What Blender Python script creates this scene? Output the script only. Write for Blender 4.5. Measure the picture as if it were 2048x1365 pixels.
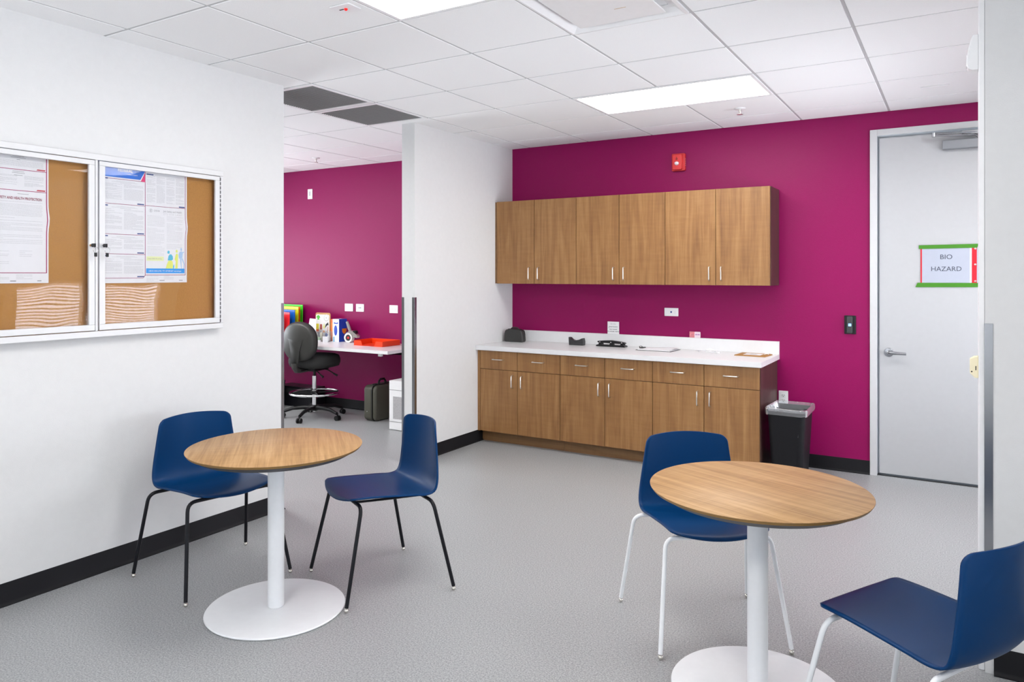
import bpy, math, random
from mathutils import Vector, Matrix
random.seed(7)
R = math.radians
sc = bpy.context.scene
for o in list(bpy.data.objects): bpy.data.objects.remove(o)
C = sc.collection

# ------------------------------------------------------------------ camera, world, exposure
EYE = 1.5036; YAW = .5513
cam_d = bpy.data.cameras.new('camera'); cam = bpy.data.objects.new('camera', cam_d); C.objects.link(cam)
cam.location = (0, 0, EYE); cam.rotation_euler = (R(90), 0, YAW)
cam_d.sensor_fit = 'HORIZONTAL'; cam_d.sensor_width = 36; cam_d.lens = 1486.8/2048*36
cam_d.shift_x = 20.7/2048; cam_d.shift_y = -134.3/2048; cam_d.clip_start = .05
sc.camera = cam
vs = sc.view_settings
vs.view_transform = 'Standard'; vs.look = 'None'; vs.gamma = 1; vs.use_curve_mapping = False
vs.exposure = 0.77
w = bpy.data.worlds.new('sky'); sc.world = w; w.use_nodes = True
bg = w.node_tree.nodes['Background']; bg.inputs[0].default_value = (.75, .87, 1, 1); bg.inputs[1].default_value = 1.6

LAMP = 9.5          # radiance of the troffer lenses
def area_light(name, loc, rot, sx, sy, power, col=(.94, .97, 1)):
    d = bpy.data.lights.new(name, 'AREA'); d.shape = 'RECTANGLE'; d.size = sx; d.size_y = sy
    d.energy = power; d.color = col
    o = bpy.data.objects.new(name, d); C.objects.link(o); o.location = loc; o.rotation_euler = rot
    return o
area_light('daylight_rear_window', (-1.6, -2.12, 1.5), (R(90), 0, R(0)), 3.0, 1.7, 22)
area_light('daylight_side_window', (1.72, .7, 1.5), (R(90), 0, R(90)), 2.6, 1.7, 10)
area_light('daylight_corridor_window', (1.72, 4.95, .96), (R(90), 0, R(90)), 2.1, .9, 75)
area_light('left_room_fill', (-8.92, 4.1, 1.5), (R(90), 0, R(-90)), 2.2, 1.6, 130)  # unseen source added to brighten the left room

# unseen upward lights added outside the windows to brighten the ceiling
def ceiling_fill_light(name, loc, target, sx, sy, power):
    o = area_light(name, loc, (0, 0, 0), sx, sy, power, (1, .99, .965))
    o.rotation_euler = (Vector(target)-Vector(loc)).to_track_quat('-Z', 'Y').to_euler()
ceiling_fill_light('ceiling_fill_rear', (-1.6, -3.6, .1), (-1.6, 0, 2.4), 4.5, 2.0, 190)
ceiling_fill_light('ceiling_fill_side', (3.2, .7, .1), (0, .7, 2.4), 3.5, 2.0, 190)
ceiling_fill_light('ceiling_fill_corridor', (2.9, 4.95, -.6), (.3, 4.95, 2.6), 3.0, 2.0, 90)
ceiling_fill_light('ceiling_fill_left_room', (-10.4, 4.1, .1), (-6.5, 4.1, 2.4), 3.0, 2.0, 210)

# ------------------------------------------------------------------ helpers
def lin(h):
    h = h.lstrip('#'); o = []
    for i in (0, 2, 4):
        c = int(h[i:i+2], 16)/255
        o.append(c/12.92 if c <= .04045 else ((c+.055)/1.055)**2.4)
    return (*o, 1)
MATS = {}
def mat(name, col, rough=.5, metal=0., bump=0., bscale=200., var=0., vscale=30., spec=.5, coat=0.):
    if name in MATS: return MATS[name]
    m = bpy.data.materials.new(name); m.use_nodes = True; MATS[name] = m
    nt = m.node_tree; b = nt.nodes['Principled BSDF']
    if isinstance(col, str): col = lin(col)
    b.inputs['Base Color'].default_value = col if len(col) == 4 else (*col, 1)
    b.inputs['Roughness'].default_value = rough; b.inputs['Metallic'].default_value = metal
    b.inputs['Specular IOR Level'].default_value = spec; b.inputs['Coat Weight'].default_value = coat
    tc = nt.nodes.new('ShaderNodeTexCoord')
    if bump:
        n = nt.nodes.new('ShaderNodeTexNoise'); n.inputs['Scale'].default_value = bscale; n.inputs['Detail'].default_value = 3
        nt.links.new(tc.outputs['Object'], n.inputs['Vector'])
        bp = nt.nodes.new('ShaderNodeBump'); bp.inputs['Strength'].default_value = bump; bp.inputs['Distance'].default_value = .002
        nt.links.new(n.outputs['Fac'], bp.inputs['Height']); nt.links.new(bp.outputs['Normal'], b.inputs['Normal'])
    v = var if var else .03
    n = nt.nodes.new('ShaderNodeTexNoise'); n.inputs['Scale'].default_value = vscale; n.inputs['Detail'].default_value = 4
    nt.links.new(tc.outputs['Object'], n.inputs['Vector'])
    mr = nt.nodes.new('ShaderNodeMapRange'); mr.inputs['To Min'].default_value = 1-v; mr.inputs['To Max'].default_value = 1+v
    nt.links.new(n.outputs['Fac'], mr.inputs['Value'])
    mx = nt.nodes.new('ShaderNodeVectorMath'); mx.operation = 'SCALE'
    mx.inputs[0].default_value = b.inputs['Base Color'].default_value[:3]
    nt.links.new(mr.outputs['Result'], mx.inputs['Scale']); nt.links.new(mx.outputs[0], b.inputs['Base Color'])
    return m
def emis(name, col, s):
    m = bpy.data.materials.new(name); m.use_nodes = True; nt = m.node_tree
    nt.nodes.remove(nt.nodes['Principled BSDF']); e = nt.nodes.new('ShaderNodeEmission')
    e.inputs[0].default_value = (*col, 1); e.inputs[1].default_value = s
    nt.links.new(e.outputs[0], nt.nodes['Material Output'].inputs[0]); return m
def wood(name, dark, mid, light, axis=2, rough=.42, fine=110., scale=1., lo=.31, hi=.69, wf=.28):
    m = bpy.data.materials.new(name); m.use_nodes = True; nt = m.node_tree; b = nt.nodes['Principled BSDF']; L = nt.links
    tc = nt.nodes.new('ShaderNodeTexCoord'); oi = nt.nodes.new('ShaderNodeObjectInfo')
    add = nt.nodes.new('ShaderNodeVectorMath'); add.operation = 'ADD'
    sc3 = nt.nodes.new('ShaderNodeVectorMath'); sc3.operation = 'SCALE'; sc3.inputs[0].default_value = (3.7, 5.1, 2.3)
    L.new(oi.outputs['Random'], sc3.inputs['Scale']); L.new(tc.outputs['Object'], add.inputs[0]); L.new(sc3.outputs[0], add.inputs[1])
    def noise(s_across, s_along, det, dist):
        mp = nt.nodes.new('ShaderNodeMapping'); s = [s_across*scale]*3; s[axis] = s_along*scale
        mp.inputs['Scale'].default_value = s; L.new(add.outputs[0], mp.inputs['Vector'])
        n = nt.nodes.new('ShaderNodeTexNoise'); n.inputs['Scale'].default_value = 1; n.inputs['Detail'].default_value = det
        n.inputs['Distortion'].default_value = dist; L.new(mp.outputs[0], n.inputs['Vector']); return n
    n1 = noise(fine*.6, 1.6, 5, .9); n2 = noise(11, .9, 4, 1.6); n3 = noise(330, 8, 2, 0); n4 = noise(5, 40, 2, .5)
    def mul(a, k):
        x = nt.nodes.new('ShaderNodeMath'); x.operation = 'MULTIPLY'; L.new(a, x.inputs[0]); x.inputs[1].default_value = k; return x.outputs[0]
    def plus(a, c):
        x = nt.nodes.new('ShaderNodeMath'); x.operation = 'ADD'; L.new(a, x.inputs[0]); L.new(c, x.inputs[1]); return x.outputs[0]
    s = plus(plus(mul(n1.outputs['Fac'], wf), mul(n2.outputs['Fac'], .78-wf)), plus(mul(n3.outputs['Fac'], .14), mul(n4.outputs['Fac'], .10)))
    r = nt.nodes.new('ShaderNodeValToRGB'); cr = r.color_ramp
    cr.elements[0].position = lo; cr.elements[0].color = lin(dark); cr.elements[1].position = hi; cr.elements[1].color = lin(light)
    e = cr.elements.new(.5); e.color = lin(mid)
    L.new(s, r.inputs[0]); L.new(r.outputs[0], b.inputs['Base Color']); b.inputs['Roughness'].default_value = rough
    bp = nt.nodes.new('ShaderNodeBump'); bp.inputs['Strength'].default_value = .12; bp.inputs['Distance'].default_value = .001
    L.new(n1.outputs['Fac'], bp.inputs['Height']); L.new(bp.outputs[0], b.inputs['Normal'])
    return m
def speckle(name, c1, c2, c3, rough=.42):
    m = bpy.data.materials.new(name); m.use_nodes = True; nt = m.node_tree; b = nt.nodes['Principled BSDF']; L = nt.links
    tc = nt.nodes.new('ShaderNodeTexCoord')
    n = nt.nodes.new('ShaderNodeTexNoise'); n.inputs['Scale'].default_value = 150; n.inputs['Detail'].default_value = 5; n.inputs['Roughness'].default_value = .8
    L.new(tc.outputs['Object'], n.inputs['Vector'])
    r = nt.nodes.new('ShaderNodeValToRGB'); cr = r.color_ramp
    cr.elements[0].position = .38; cr.elements[0].color = lin(c1); cr.elements[1].position = .62; cr.elements[1].color = lin(c3)
    e = cr.elements.new(.5); e.color = lin(c2); L.new(n.outputs['Fac'], r.inputs[0])
    n2 = nt.nodes.new('ShaderNodeTexNoise'); n2.inputs['Scale'].default_value = 1.3; L.new(tc.outputs['Object'], n2.inputs['Vector'])
    mr = nt.nodes.new('ShaderNodeMapRange'); mr.inputs['To Min'].default_value = .96; mr.inputs['To Max'].default_value = 1.04
    L.new(n2.outputs['Fac'], mr.inputs['Value'])
    mx = nt.nodes.new('ShaderNodeVectorMath'); mx.operation = 'SCALE'; L.new(r.outputs[0], mx.inputs[0]); L.new(mr.outputs[0], mx.inputs['Scale'])
    L.new(mx.outputs[0], b.inputs['Base Color']); b.inputs['Roughness'].default_value = rough
    bp = nt.nodes.new('ShaderNodeBump'); bp.inputs['Strength'].default_value = .06; bp.inputs['Distance'].default_value = .001
    L.new(n.outputs['Fac'], bp.inputs['Height']); L.new(bp.outputs[0], b.inputs['Normal'])
    return m
def film(name, tint=(1, 1, 1), rough=.03, wave=0., wscale=4., milky=0., ior=1.45):
    """a thin clear sheet: see-through with a mirror share that follows the viewing angle"""
    m = bpy.data.materials.new(name); m.use_nodes = True; nt = m.node_tree; L = nt.links
    nt.nodes.remove(nt.nodes['Principled BSDF'])
    t = nt.nodes.new('ShaderNodeBsdfTransparent'); t.inputs[0].default_value = (*tint, 1)
    g = nt.nodes.new('ShaderNodeBsdfGlossy'); g.inputs['Roughness'].default_value = rough
    fr = nt.nodes.new('ShaderNodeFresnel'); fr.inputs[0].default_value = ior
    mx = nt.nodes.new('ShaderNodeMixShader'); L.new(fr.outputs[0], mx.inputs[0]); L.new(t.outputs[0], mx.inputs[1]); L.new(g.outputs[0], mx.inputs[2])
    out = mx.outputs[0]
    if wave:
        tc = nt.nodes.new('ShaderNodeTexCoord'); n = nt.nodes.new('ShaderNodeTexNoise'); n.inputs['Scale'].default_value = wscale; n.inputs['Detail'].default_value = 1
        L.new(tc.outputs['Object'], n.inputs['Vector'])
        bp = nt.nodes.new('ShaderNodeBump'); bp.inputs['Strength'].default_value = 1; bp.inputs['Distance'].default_value = wave
        L.new(n.outputs['Fac'], bp.inputs['Height']); L.new(bp.outputs[0], g.inputs['Normal'])
    if milky:
        d = nt.nodes.new('ShaderNodeBsdfDiffuse'); d.inputs[0].default_value = (.85, .87, .9, 1)
        m2 = nt.nodes.new('ShaderNodeMixShader'); m2.inputs[0].default_value = milky; L.new(out, m2.inputs[1]); L.new(d.outputs[0], m2.inputs[2]); out = m2.outputs[0]
    L.new(out, nt.nodes['Material Output'].inputs[0]); return m

class MB:
    def __init__(s): s.v = []; s.f = []; s.m = []
    def add(s, vs, fs, mi=0, M=None):
        n = len(s.v)
        s.v += [tuple(M @ Vector(p)) if M else tuple(p) for p in vs]
        s.f += [tuple(i+n for i in f) for f in fs]; s.m += [mi]*len(fs); return s
    def box(s, x0, y0, z0, x1, y1, z1, mi=0, M=None):
        if x0 > x1: x0, x1 = x1, x0
        if y0 > y1: y0, y1 = y1, y0
        if z0 > z1: z0, z1 = z1, z0
        vs = [(x0,y0,z0),(x1,y0,z0),(x1,y1,z0),(x0,y1,z0),(x0,y0,z1),(x1,y0,z1),(x1,y1,z1),(x0,y1,z1)]
        return s.add(vs, [(0,3,2,1),(4,5,6,7),(0,1,5,4),(1,2,6,5),(2,3,7,6),(3,0,4,7)], mi, M)
    def prism(s, poly, a, b, axis='y', mi=0, M=None):
        n = len(poly)
        f = {'x': lambda p, t: (t, p[0], p[1]), 'y': lambda p, t: (p[0], t, p[1]), 'z': lambda p, t: (p[0], p[1], t)}[axis]
        ar = sum(poly[i][0]*poly[(i+1) % n][1]-poly[(i+1) % n][0]*poly[i][1] for i in range(n))
        if (ar < 0) != (axis == 'y'): poly = poly[::-1]
        vs = [f(p, a) for p in poly]+[f(p, b) for p in poly]
        fs = [tuple(range(n-1, -1, -1)), tuple(range(n, 2*n))]+[(i, (i+1) % n, n+(i+1) % n, n+i) for i in range(n)]
        if a > b: fs = [q[::-1] for q in fs]
        return s.add(vs, fs, mi, M)
    def tube(s, path, r, n=12, mi=0, closed=False, cap=True, M=None):
        P = [Vector(p) for p in path]; k = len(P); rs = r if isinstance(r, (list, tuple)) else [r]*k
        vs = []; fs = []; up = None
        for i in range(k):
            if closed: t = (P[(i+1) % k]-P[i-1]).normalized()
            else: t = (P[min(i+1, k-1)]-P[max(i-1, 0)]).normalized()
            if up is None:
                up = Vector((0, 0, 1)) if abs(t.z) < .9 else Vector((1, 0, 0))
            u = (up-t*up.dot(t)).normalized(); up = u; v = t.cross(u)
            vs += [tuple(P[i]+(u*math.cos(2*math.pi*j/n)+v*math.sin(2*math.pi*j/n))*rs[i]) for j in range(n)]
        for i in range(k if closed else k-1):
            a = i*n; b = ((i+1) % k)*n
            fs += [(a+j, a+(j+1) % n, b+(j+1) % n, b+j) for j in range(n)]
        if cap and not closed: fs += [tuple(range(n-1, -1, -1)), tuple(range((k-1)*n, k*n))]
        return s.add(vs, fs, mi, M)
    def cyl(s, p0, p1, r0, r1=None, n=24, mi=0, M=None):
        return s.tube([p0, p1], [r0, r0 if r1 is None else r1], n, mi, M=M)
    def lathe(s, prof, n=32, c=(0, 0, 0), mi=0, M=None, ring=False):
        vs = []; fs = []; k = len(prof)
        for (r, z) in prof: vs += [(c[0]+r*math.cos(2*math.pi*j/n), c[1]+r*math.sin(2*math.pi*j/n), c[2]+z) for j in range(n)]
        for i in range(k-1): fs += [(i*n+j, i*n+(j+1) % n, (i+1)*n+(j+1) % n, (i+1)*n+j) for j in range(n)]
        if ring: fs += [((k-1)*n+j, (k-1)*n+(j+1) % n, (j+1) % n, j) for j in range(n)]
        else: fs += [tuple(range(n-1, -1, -1)), tuple(range((k-1)*n, k*n))]
        return s.add(vs, fs, mi, M)
    def ball(s, c, r, n=14, mi=0, sz=1., M=None):
        return s.lathe([(max(r*math.sin(math.pi*i/8), r*.02), -r*sz*math.cos(math.pi*i/8)) for i in range(9)], n, c, mi, M)
    def grid(s, fn, nu, nv, mi=0, th=0.):
        vs = [fn(i/(nu-1), j/(nv-1)) for i in range(nu) for j in range(nv)]
        fs = [(i*nv+j, (i+1)*nv+j, (i+1)*nv+j+1, i*nv+j+1) for i in range(nu-1) for j in range(nv-1)]
        return s.add(vs, fs, mi)
    def quad(s, pts, mi=0): return s.add(pts, [tuple(range(len(pts)))], mi)
    def build(s, name, mats, parent=None, bevel=0., smooth=30, segs=2, solid=0., subsurf=0):
        me = bpy.data.meshes.new(name); me.from_pydata(s.v, [], s.f)
        if not isinstance(mats, (list, tuple)): mats = [mats]
        for q in mats: me.materials.append(q)
        me.polygons.foreach_set('material_index', s.m)
        if smooth:
            me.shade_smooth(); me.set_sharp_from_angle(angle=R(smooth))
        me.update()
        o = bpy.data.objects.new(name, me); C.objects.link(o)
        if parent: o.parent = parent
        if solid:
            q = o.modifiers.new('s', 'SOLIDIFY'); q.thickness = abs(solid); q.offset = 1 if solid > 0 else -1
        if bevel:
            q = o.modifiers.new('b', 'BEVEL'); q.width = bevel; q.segments = segs; q.limit_method = 'ANGLE'; q.angle_limit = R(40); q.harden_normals = True
        if subsurf:
            q = o.modifiers.new('u', 'SUBSURF'); q.levels = q.render_levels = subsurf
        return o
def tag(o, label=None, cat=None, group=None, kind=None):
    for k, v in (('label', label), ('category', cat), ('group', group), ('kind', kind)):
        if v: o[k] = v
    return o
def thing(name, label, cat, loc=(0, 0, 0), rz=0., group=None):
    o = bpy.data.objects.new(name, None); C.objects.link(o); o.empty_display_size = .1
    o.location = loc; o.rotation_euler = (0, 0, rz); return tag(o, label, cat, group)
def struct(o): o['kind'] = 'structure'; return o
def copy_tree(o, parent=None):
    c = o.copy(); C.objects.link(c); c.parent = parent
    for ch in o.children: copy_tree(ch, c)
    return c
def lettering(body, h, m, parent, origin, xd=(1, 0, 0), yd=(0, 0, 1), width=None, align='LEFT', name='lettering', lift=.0004, bold=0., shear=0.):
    cu = bpy.data.curves.new('t', 'FONT'); cu.body = body; cu.size = 1; cu.align_x = align; cu.offset = bold; cu.shear = shear
    cu.resolution_u = 3
    t = bpy.data.objects.new('t', cu); C.objects.link(t)
    dg = bpy.context.evaluated_depsgraph_get(); me = bpy.data.meshes.new_from_object(t.evaluated_get(dg))
    bpy.data.objects.remove(t)
    xs = [v.co.x for v in me.vertices]; wd = max(xs)-min(xs) if xs else 1
    k = h/.70; kx = width/wd if width else k
    X = Vector(xd); Y = Vector(yd); N = X.cross(Y); O = Vector(origin)+N*lift
    for v in me.vertices: v.co = O+X*(v.co.x*kx)+Y*(v.co.y*k)
    me.name = name; me.materials.clear(); me.materials.append(m)
    o = bpy.data.objects.new(name, me); C.objects.link(o); o.parent = parent; return o
def rrect(x0, y0, x1, y1, r, n=5):
    p = []
    for cx, cy, a in ((x1-r, y1-r, 0), (x0+r, y1-r, 90), (x0+r, y0+r, 180), (x1-r, y0+r, 270)):
        p += [(cx+r*math.cos(R(a+90*i/n)), cy+r*math.sin(R(a+90*i/n))) for i in range(n+1)]
    return p
def catmull(P, n):
    out = []; k = len(P)
    for i in range(k-1):
        p0, p1, p2, p3 = (Vector(P[max(i-1, 0)]), Vector(P[i]), Vector(P[i+1]), Vector(P[min(i+2, k-1)]))
        for j in range(n):
            t = j/n
            out.append(.5*((2*p1)+(p2-p0)*t+(2*p0-5*p1+4*p2-p3)*t*t+(3*p1-p0-3*p2+p3)*t**3))
    out.append(Vector(P[-1])); return out

# ------------------------------------------------------------------ materials
M_white = mat('white_wall_paint', (.705, .705, .705), .55, bump=.25, bscale=260)
M_mag = mat('magenta_wall_paint', (.27, .003, .090), .40, bump=.35, bscale=240, spec=.2)
M_floor = speckle('grey_speckled_vinyl', '787a7c', '98999a', 'b6b8b9', .38)
M_tile = mat('ceiling_tile_face', (.88, .88, .885), .9, bump=.5, bscale=330, var=.05, vscale=260)
M_grid = mat('ceiling_grid_paint', (.50, .50, .51), .6)
M_plenum = mat('plenum_dark', (.05, .05, .05), .9)
M_rubber = mat('black_rubber_base', (.008, .008, .010), .5, spec=.2)
M_steel = mat('brushed_stainless', (.36, .37, .39), .25, 1., bump=.05, bscale=400)
M_chrome = mat('chrome', (.85, .85, .86), .08, 1.)
M_nickel = mat('satin_nickel', (.74, .72, .68), .3, 1.)
M_lens = emis('lamp_lens', (1, .985, .96), LAMP)
M_fixture = mat('white_enamel', (.84, .84, .85), .35)
M_doorp = mat('pale_grey_door_paint', (.47, .475, .49), .4)
M_framep = mat('white_door_frame_paint', (.58, .585, .60), .38)
M_wood = wood('walnut_laminate', '76502d', '93683c', 'ab8150')
M_woodk = wood('walnut_laminate_kick', '6b4a2b', '7d5a38', '8c6a45', axis=0)
M_woodshade = wood('walnut_laminate_shaded', '38241f', '46302a', '543b33')  # shade on end panels and in door gaps put into the wood colour
M_top = wood('tabletop_laminate', '8d6842', 'ab8456', 'c09a6d', axis=1, rough=.48, lo=.35, hi=.65, wf=.44)
M_edge = mat('tabletop_edge_wood', '8c6a35', .4)
M_under = mat('tabletop_dark_underside', '2a2a30', .5)
M_counter = mat('white_countertop_laminate', (.76, .76, .77), .3)
M_powder = mat('white_powder_coat', (.83, .84, .86), .38, bump=.15, bscale=500)
M_blackm = mat('black_powder_coat', (.007, .007, .010), .34, spec=.25)
M_blue = mat('blue_shell_plastic', (.0006, .034, .122), .38, bump=.1, bscale=600, spec=.16)
M_glide = mat('glide_metal', (.75, .72, .66), .15, 1.)
M_blackp = mat('black_plastic', (.009, .009, .010), .4, spec=.3)
M_blackf = mat('black_fabric', (.018, .018, .018), .8, bump=.5, bscale=500)
M_shell = mat('charcoal_plastic_shell', (.032, .032, .029), .42)
M_dark = mat('very_dark_joint', (.01, .01, .012), .8)
M_plate = mat('white_wall_plate', (.86, .86, .87), .3)
M_paper = mat('white_paper', (.84, .84, .86), .7)
M_print = mat('grey_print', (.50, .50, .52), .8)
M_printd = mat('dark_print', (.10, .10, .12), .8)
M_red = mat('alarm_red', (.62, .018, .022), .32)
M_alum = mat('painted_aluminium_frame', (.70, .70, .71), .35)

# ------------------------------------------------------------------ room shell
XL, XL2, YM, ZC = -3.681, -3.808, 6.186, 2.7075
XE, YN, XW = 1.6, -2.0, -8.8
def shell(name, m, *boxes):
    b = MB()
    for q in boxes: b.box(*q)
    return struct(b.build(name, m, smooth=0))
shell('floor', M_floor, (XW-.1, YN-.1, -.1, XE+.1, YM+.1, 0))
shell('wall_left', M_white, (XL2, YN, 0, XL, 3.323, ZC))
shell('wall_left_rear', M_white, (XL2, 4.665, 0, XL, YM, ZC))
shell('wall_right', M_white, (.084, 3.342, 0, XE, 3.47, ZC))
DX0, DX1, DZ = -.535, .455, 2.55      # door opening in the far wall
ZT_ = ZC+.03
shell('wall_far', M_mag, (XW, YM, 0, DX0, YM+.12, ZT_), (DX0, YM, DZ, DX1, YM+.12, ZT_), (DX1, YM, 0, XE, YM+.12, ZT_))
def holed(a0, a1, h0, h1, z0, z1, axis, c0, c1):
    L = [(a0, h0, 0, ZT_), (h1, a1, 0, ZT_), (h0, h1, 0, z0), (h0, h1, z1, ZT_)]
    return [((p, c0, r, q, c1, t) if axis == 'x' else (c0, p, r, c1, q, t)) for p, q, r, t in L]
shell('wall_near', M_white, *holed(XW, XE, -3.1, -.1, .65, 2.35, 'x', YN-.1, YN))
shell('wall_east', M_white, *(holed(YN, 3.342, -.6, 2.0, .65, 2.35, 'y', XE, XE+.1)+holed(3.342, YM, 3.9, 6.0, .5, 1.42, 'y', XE, XE+.1)))
shell('wall_west', M_white, *holed(YN, YM, 3.0, 5.2, .7, 2.3, 'y', XW-.1, XW))
def window(name, axis, c, a0, a1, z0, z1, inward):
    b = MB(); t = .05
    def bar(p, q, r, s): b.box(p, c-.04, r, q, c+.04, s) if axis == 'x' else b.box(c-.04, p, r, c+.04, q, s)
    bar(a0, a1, z0, z0+t); bar(a0, a1, z1-t, z1); bar(a0, a0+t, z0, z1); bar(a1-t, a1, z0, z1); m_ = (a0+a1)/2; bar(m_-.02, m_+.02, z0, z1)
    o = struct(b.build(name, M_fixture, smooth=0))
    g = MB()
    if axis == 'x': g.box(a0+t, c-.003, z0+t, a1-t, c+.003, z1-t)
    else: g.box(c-.003, a0+t, z0+t, c+.003, a1-t, z1-t)
    g.build('window_pane', film('window_glass', (.97, .98, 1)), o, smooth=0)
    sl = MB(); zz = z0+.06
    while zz < z1-.05:
        poly = [(c+inward*.060, zz), (c+inward*.080, zz+.013), (c+inward*.080, zz+.0145), (c+inward*.060, zz+.0015)]
        sl.prism(poly, a0+t, a1-t, 'x' if axis == 'x' else 'y')
        zz += .036
    q = sl.build('blind_slats', M_fixture, o, smooth=0); q['kind'] = 'stuff'
    return o
window('window_1', 'x', YN-.05, -3.1, -.1, .65, 2.35, 1)
window('window_2', 'y', XE+.05, -.6, 2.0, .65, 2.35, -1)
window('window_3', 'y', XE+.05, 3.9, 6.0, .5, 1.42, -1)
window('window_4', 'y', XW-.05, 3.0, 5.2, .7, 2.3, 1)  # unseen window, placed to shape the glow on the left room's far wall

# baseboards: cove rubber base with a small toe, profile (out from wall, z)
COVE = [(0, 0), (.016, 0), (.016, .003), (.008, .008), (.0045, .018), (.0035, .098), (.002, .103), (0, .103)]
def base(name, axis, c, sgn, a, b):
    m = MB(); m.prism([(c+sgn*p, z) for p, z in COVE], a, b, 'y' if axis == 'y' else 'x')
    return struct(m.build(name, M_rubber, smooth=40))
base('baseboard_left', 'y', XL, 1, YN, 3.323)
base('baseboard_left_rear', 'y', XL, 1, 4.665, 5.65)
base('baseboard_far', 'x', YM, -1, -1.228, -.566)
base('baseboard_far_right', 'x', YM, -1, .49, XE)
base('baseboard_far_left', 'x', YM, -1, XW, XL2)
base('baseboard_right', 'x', 3.342, -1, .112, XE)
base('baseboard_inner', 'y', XL2, -1, 4.69, YM)

# ceiling: tiles on a 0.61 m grid
T = .6096; GX, GY = -.4383, 3.3731
cell = lambda i, j: (GX-i*T, GY+j*T)       # corner where column line i meets row line j
plen = MB(); plen.box(XW, YN-.1, ZC+.03, XE+.1, YM+.12, ZC+.12)
ceiling = struct(plen.build('ceiling', M_tile, smooth=0))
SKIP = set()
def take(i0, i1, j0, j1):                  # cells between column lines i0>i1 and row lines j0<j1
    for i in range(i1, i0):
        for j in range(j0, j1): SKIP.add((i, j))
LAMPS = [(3, 1, 2, 3), (3, 1, -2, -1), (3, 1, -6, -5), (-1, -3, -6, -5), (-1, -3, 2, 3), (11, 9, 1, 2), (9, 7, 0, 1), (8, 6, -3, -2), (13, 11, -2, -1)]  # two of the left-room panels are unseen fill added to brighten that room
for q in LAMPS: take(*q)
take(2, 1, -1, 0); take(6, 5, 0, 1); take(6, 5, 1, 2)
proto = None
e = .0078
for i in range(-3, 14):
    for j in range(-8, 5):
        if (i, j) in SKIP: continue
        x1, y0 = cell(i, j); x0, y1 = x1-T, y0+T
        cx0, cx1, cy0, cy1 = max(x0, XW), min(x1, XE), max(y0, YN), min(y1, YM)
        if cx1-cx0 < .03 or cy1-cy0 < .03: continue
        whole = (cx1-cx0 > T-.001 and cy1-cy0 > T-.001)
        if whole and proto:
            o = bpy.data.objects.new('ceiling_tile', proto.data); C.objects.link(o); o.parent = ceiling
            o.location = (x0, y0, ZC); continue
        b = MB(); wx, wy = cx1-cx0, cy1-cy0
        b.box(e, e, .0035, wx-e, wy-e, .026)
        b.add([(e, e, .0035), (wx-e, e, .0035), (wx-e, wy-e, .0035), (e, wy-e, .0035), (e+.0015, e+.0015, 0), (wx-e-.0015, e+.0015, 0), (wx-e-.0015, wy-e-.0015, 0), (e+.0015, wy-e-.0015, 0)],
              [(0, 1, 5, 4), (1, 2, 6, 5), (2, 3, 7, 6), (3, 0, 4, 7), (7, 6, 5, 4)])
        o = b.build('ceiling_tile', M_tile, ceiling, smooth=0); o.location = (cx0, cy0, ZC)
        if whole: proto = o
for i in range(-3, 14):
    x = GX-i*T
    if XW < x < XE:
        MB().box(x-.0076, YN, ZC+.0025, x+.0076, YM, ZC+.028).build('grid_runner', M_grid, ceiling, smooth=0)
for j in range(-8, 5):
    y = GY+j*T
    if YN < y < YM:
        MB().box(XW, y-.0076, ZC+.003, XE, y+.0076, ZC+.027).build('grid_cross_runner', M_grid, ceiling, smooth=0)

def troffer(q, label):
    i0, i1, j0, j1 = q; x0, y0 = GX-i0*T, GY+j0*T; x1, y1 = GX-i1*T, GY+j1*T
    t = thing('ceiling_light', label, 'ceiling light', ((x0+x1)/2, (y0+y1)/2, ZC))
    hx, hy = (x1-x0)/2-.008, (y1-y0)/2-.008; f = .022
    b = MB()
    for a in ((-hx, -hy, hx, -hy+f), (-hx, hy-f, hx, hy), (-hx, -hy+f, -hx+f, hy-f), (hx-f, -hy+f, hx, hy-f)):
        b.box(a[0], a[1], -.004, a[2], a[3], .026)
    b.build('lamp_frame', M_fixture, t, bevel=.002)
    MB().box(-hx+f, -hy+f, .0018, hx-f, hy-f, .024).build('lamp_lens', M_lens, t, smooth=0)
labs = ['lit ceiling panel light in front of the magenta wall, above the cupboards',
        'lit ceiling panel light cut off by the top edge, nearest the camera',
        'lit ceiling panel light behind the camera', 'lit ceiling panel light right of the camera',
        'lit ceiling panel light in the corridor behind the right wall', 'lit ceiling panel light in the left room nearest its far wall',
        'added fill panel light in the left room, second from its far wall', 'added fill panel light in the left room right behind the pinboard wall', 'lit ceiling panel light in the left room furthest from its far wall']
for q, l in zip(LAMPS, labs): troffer(q, l)

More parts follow.
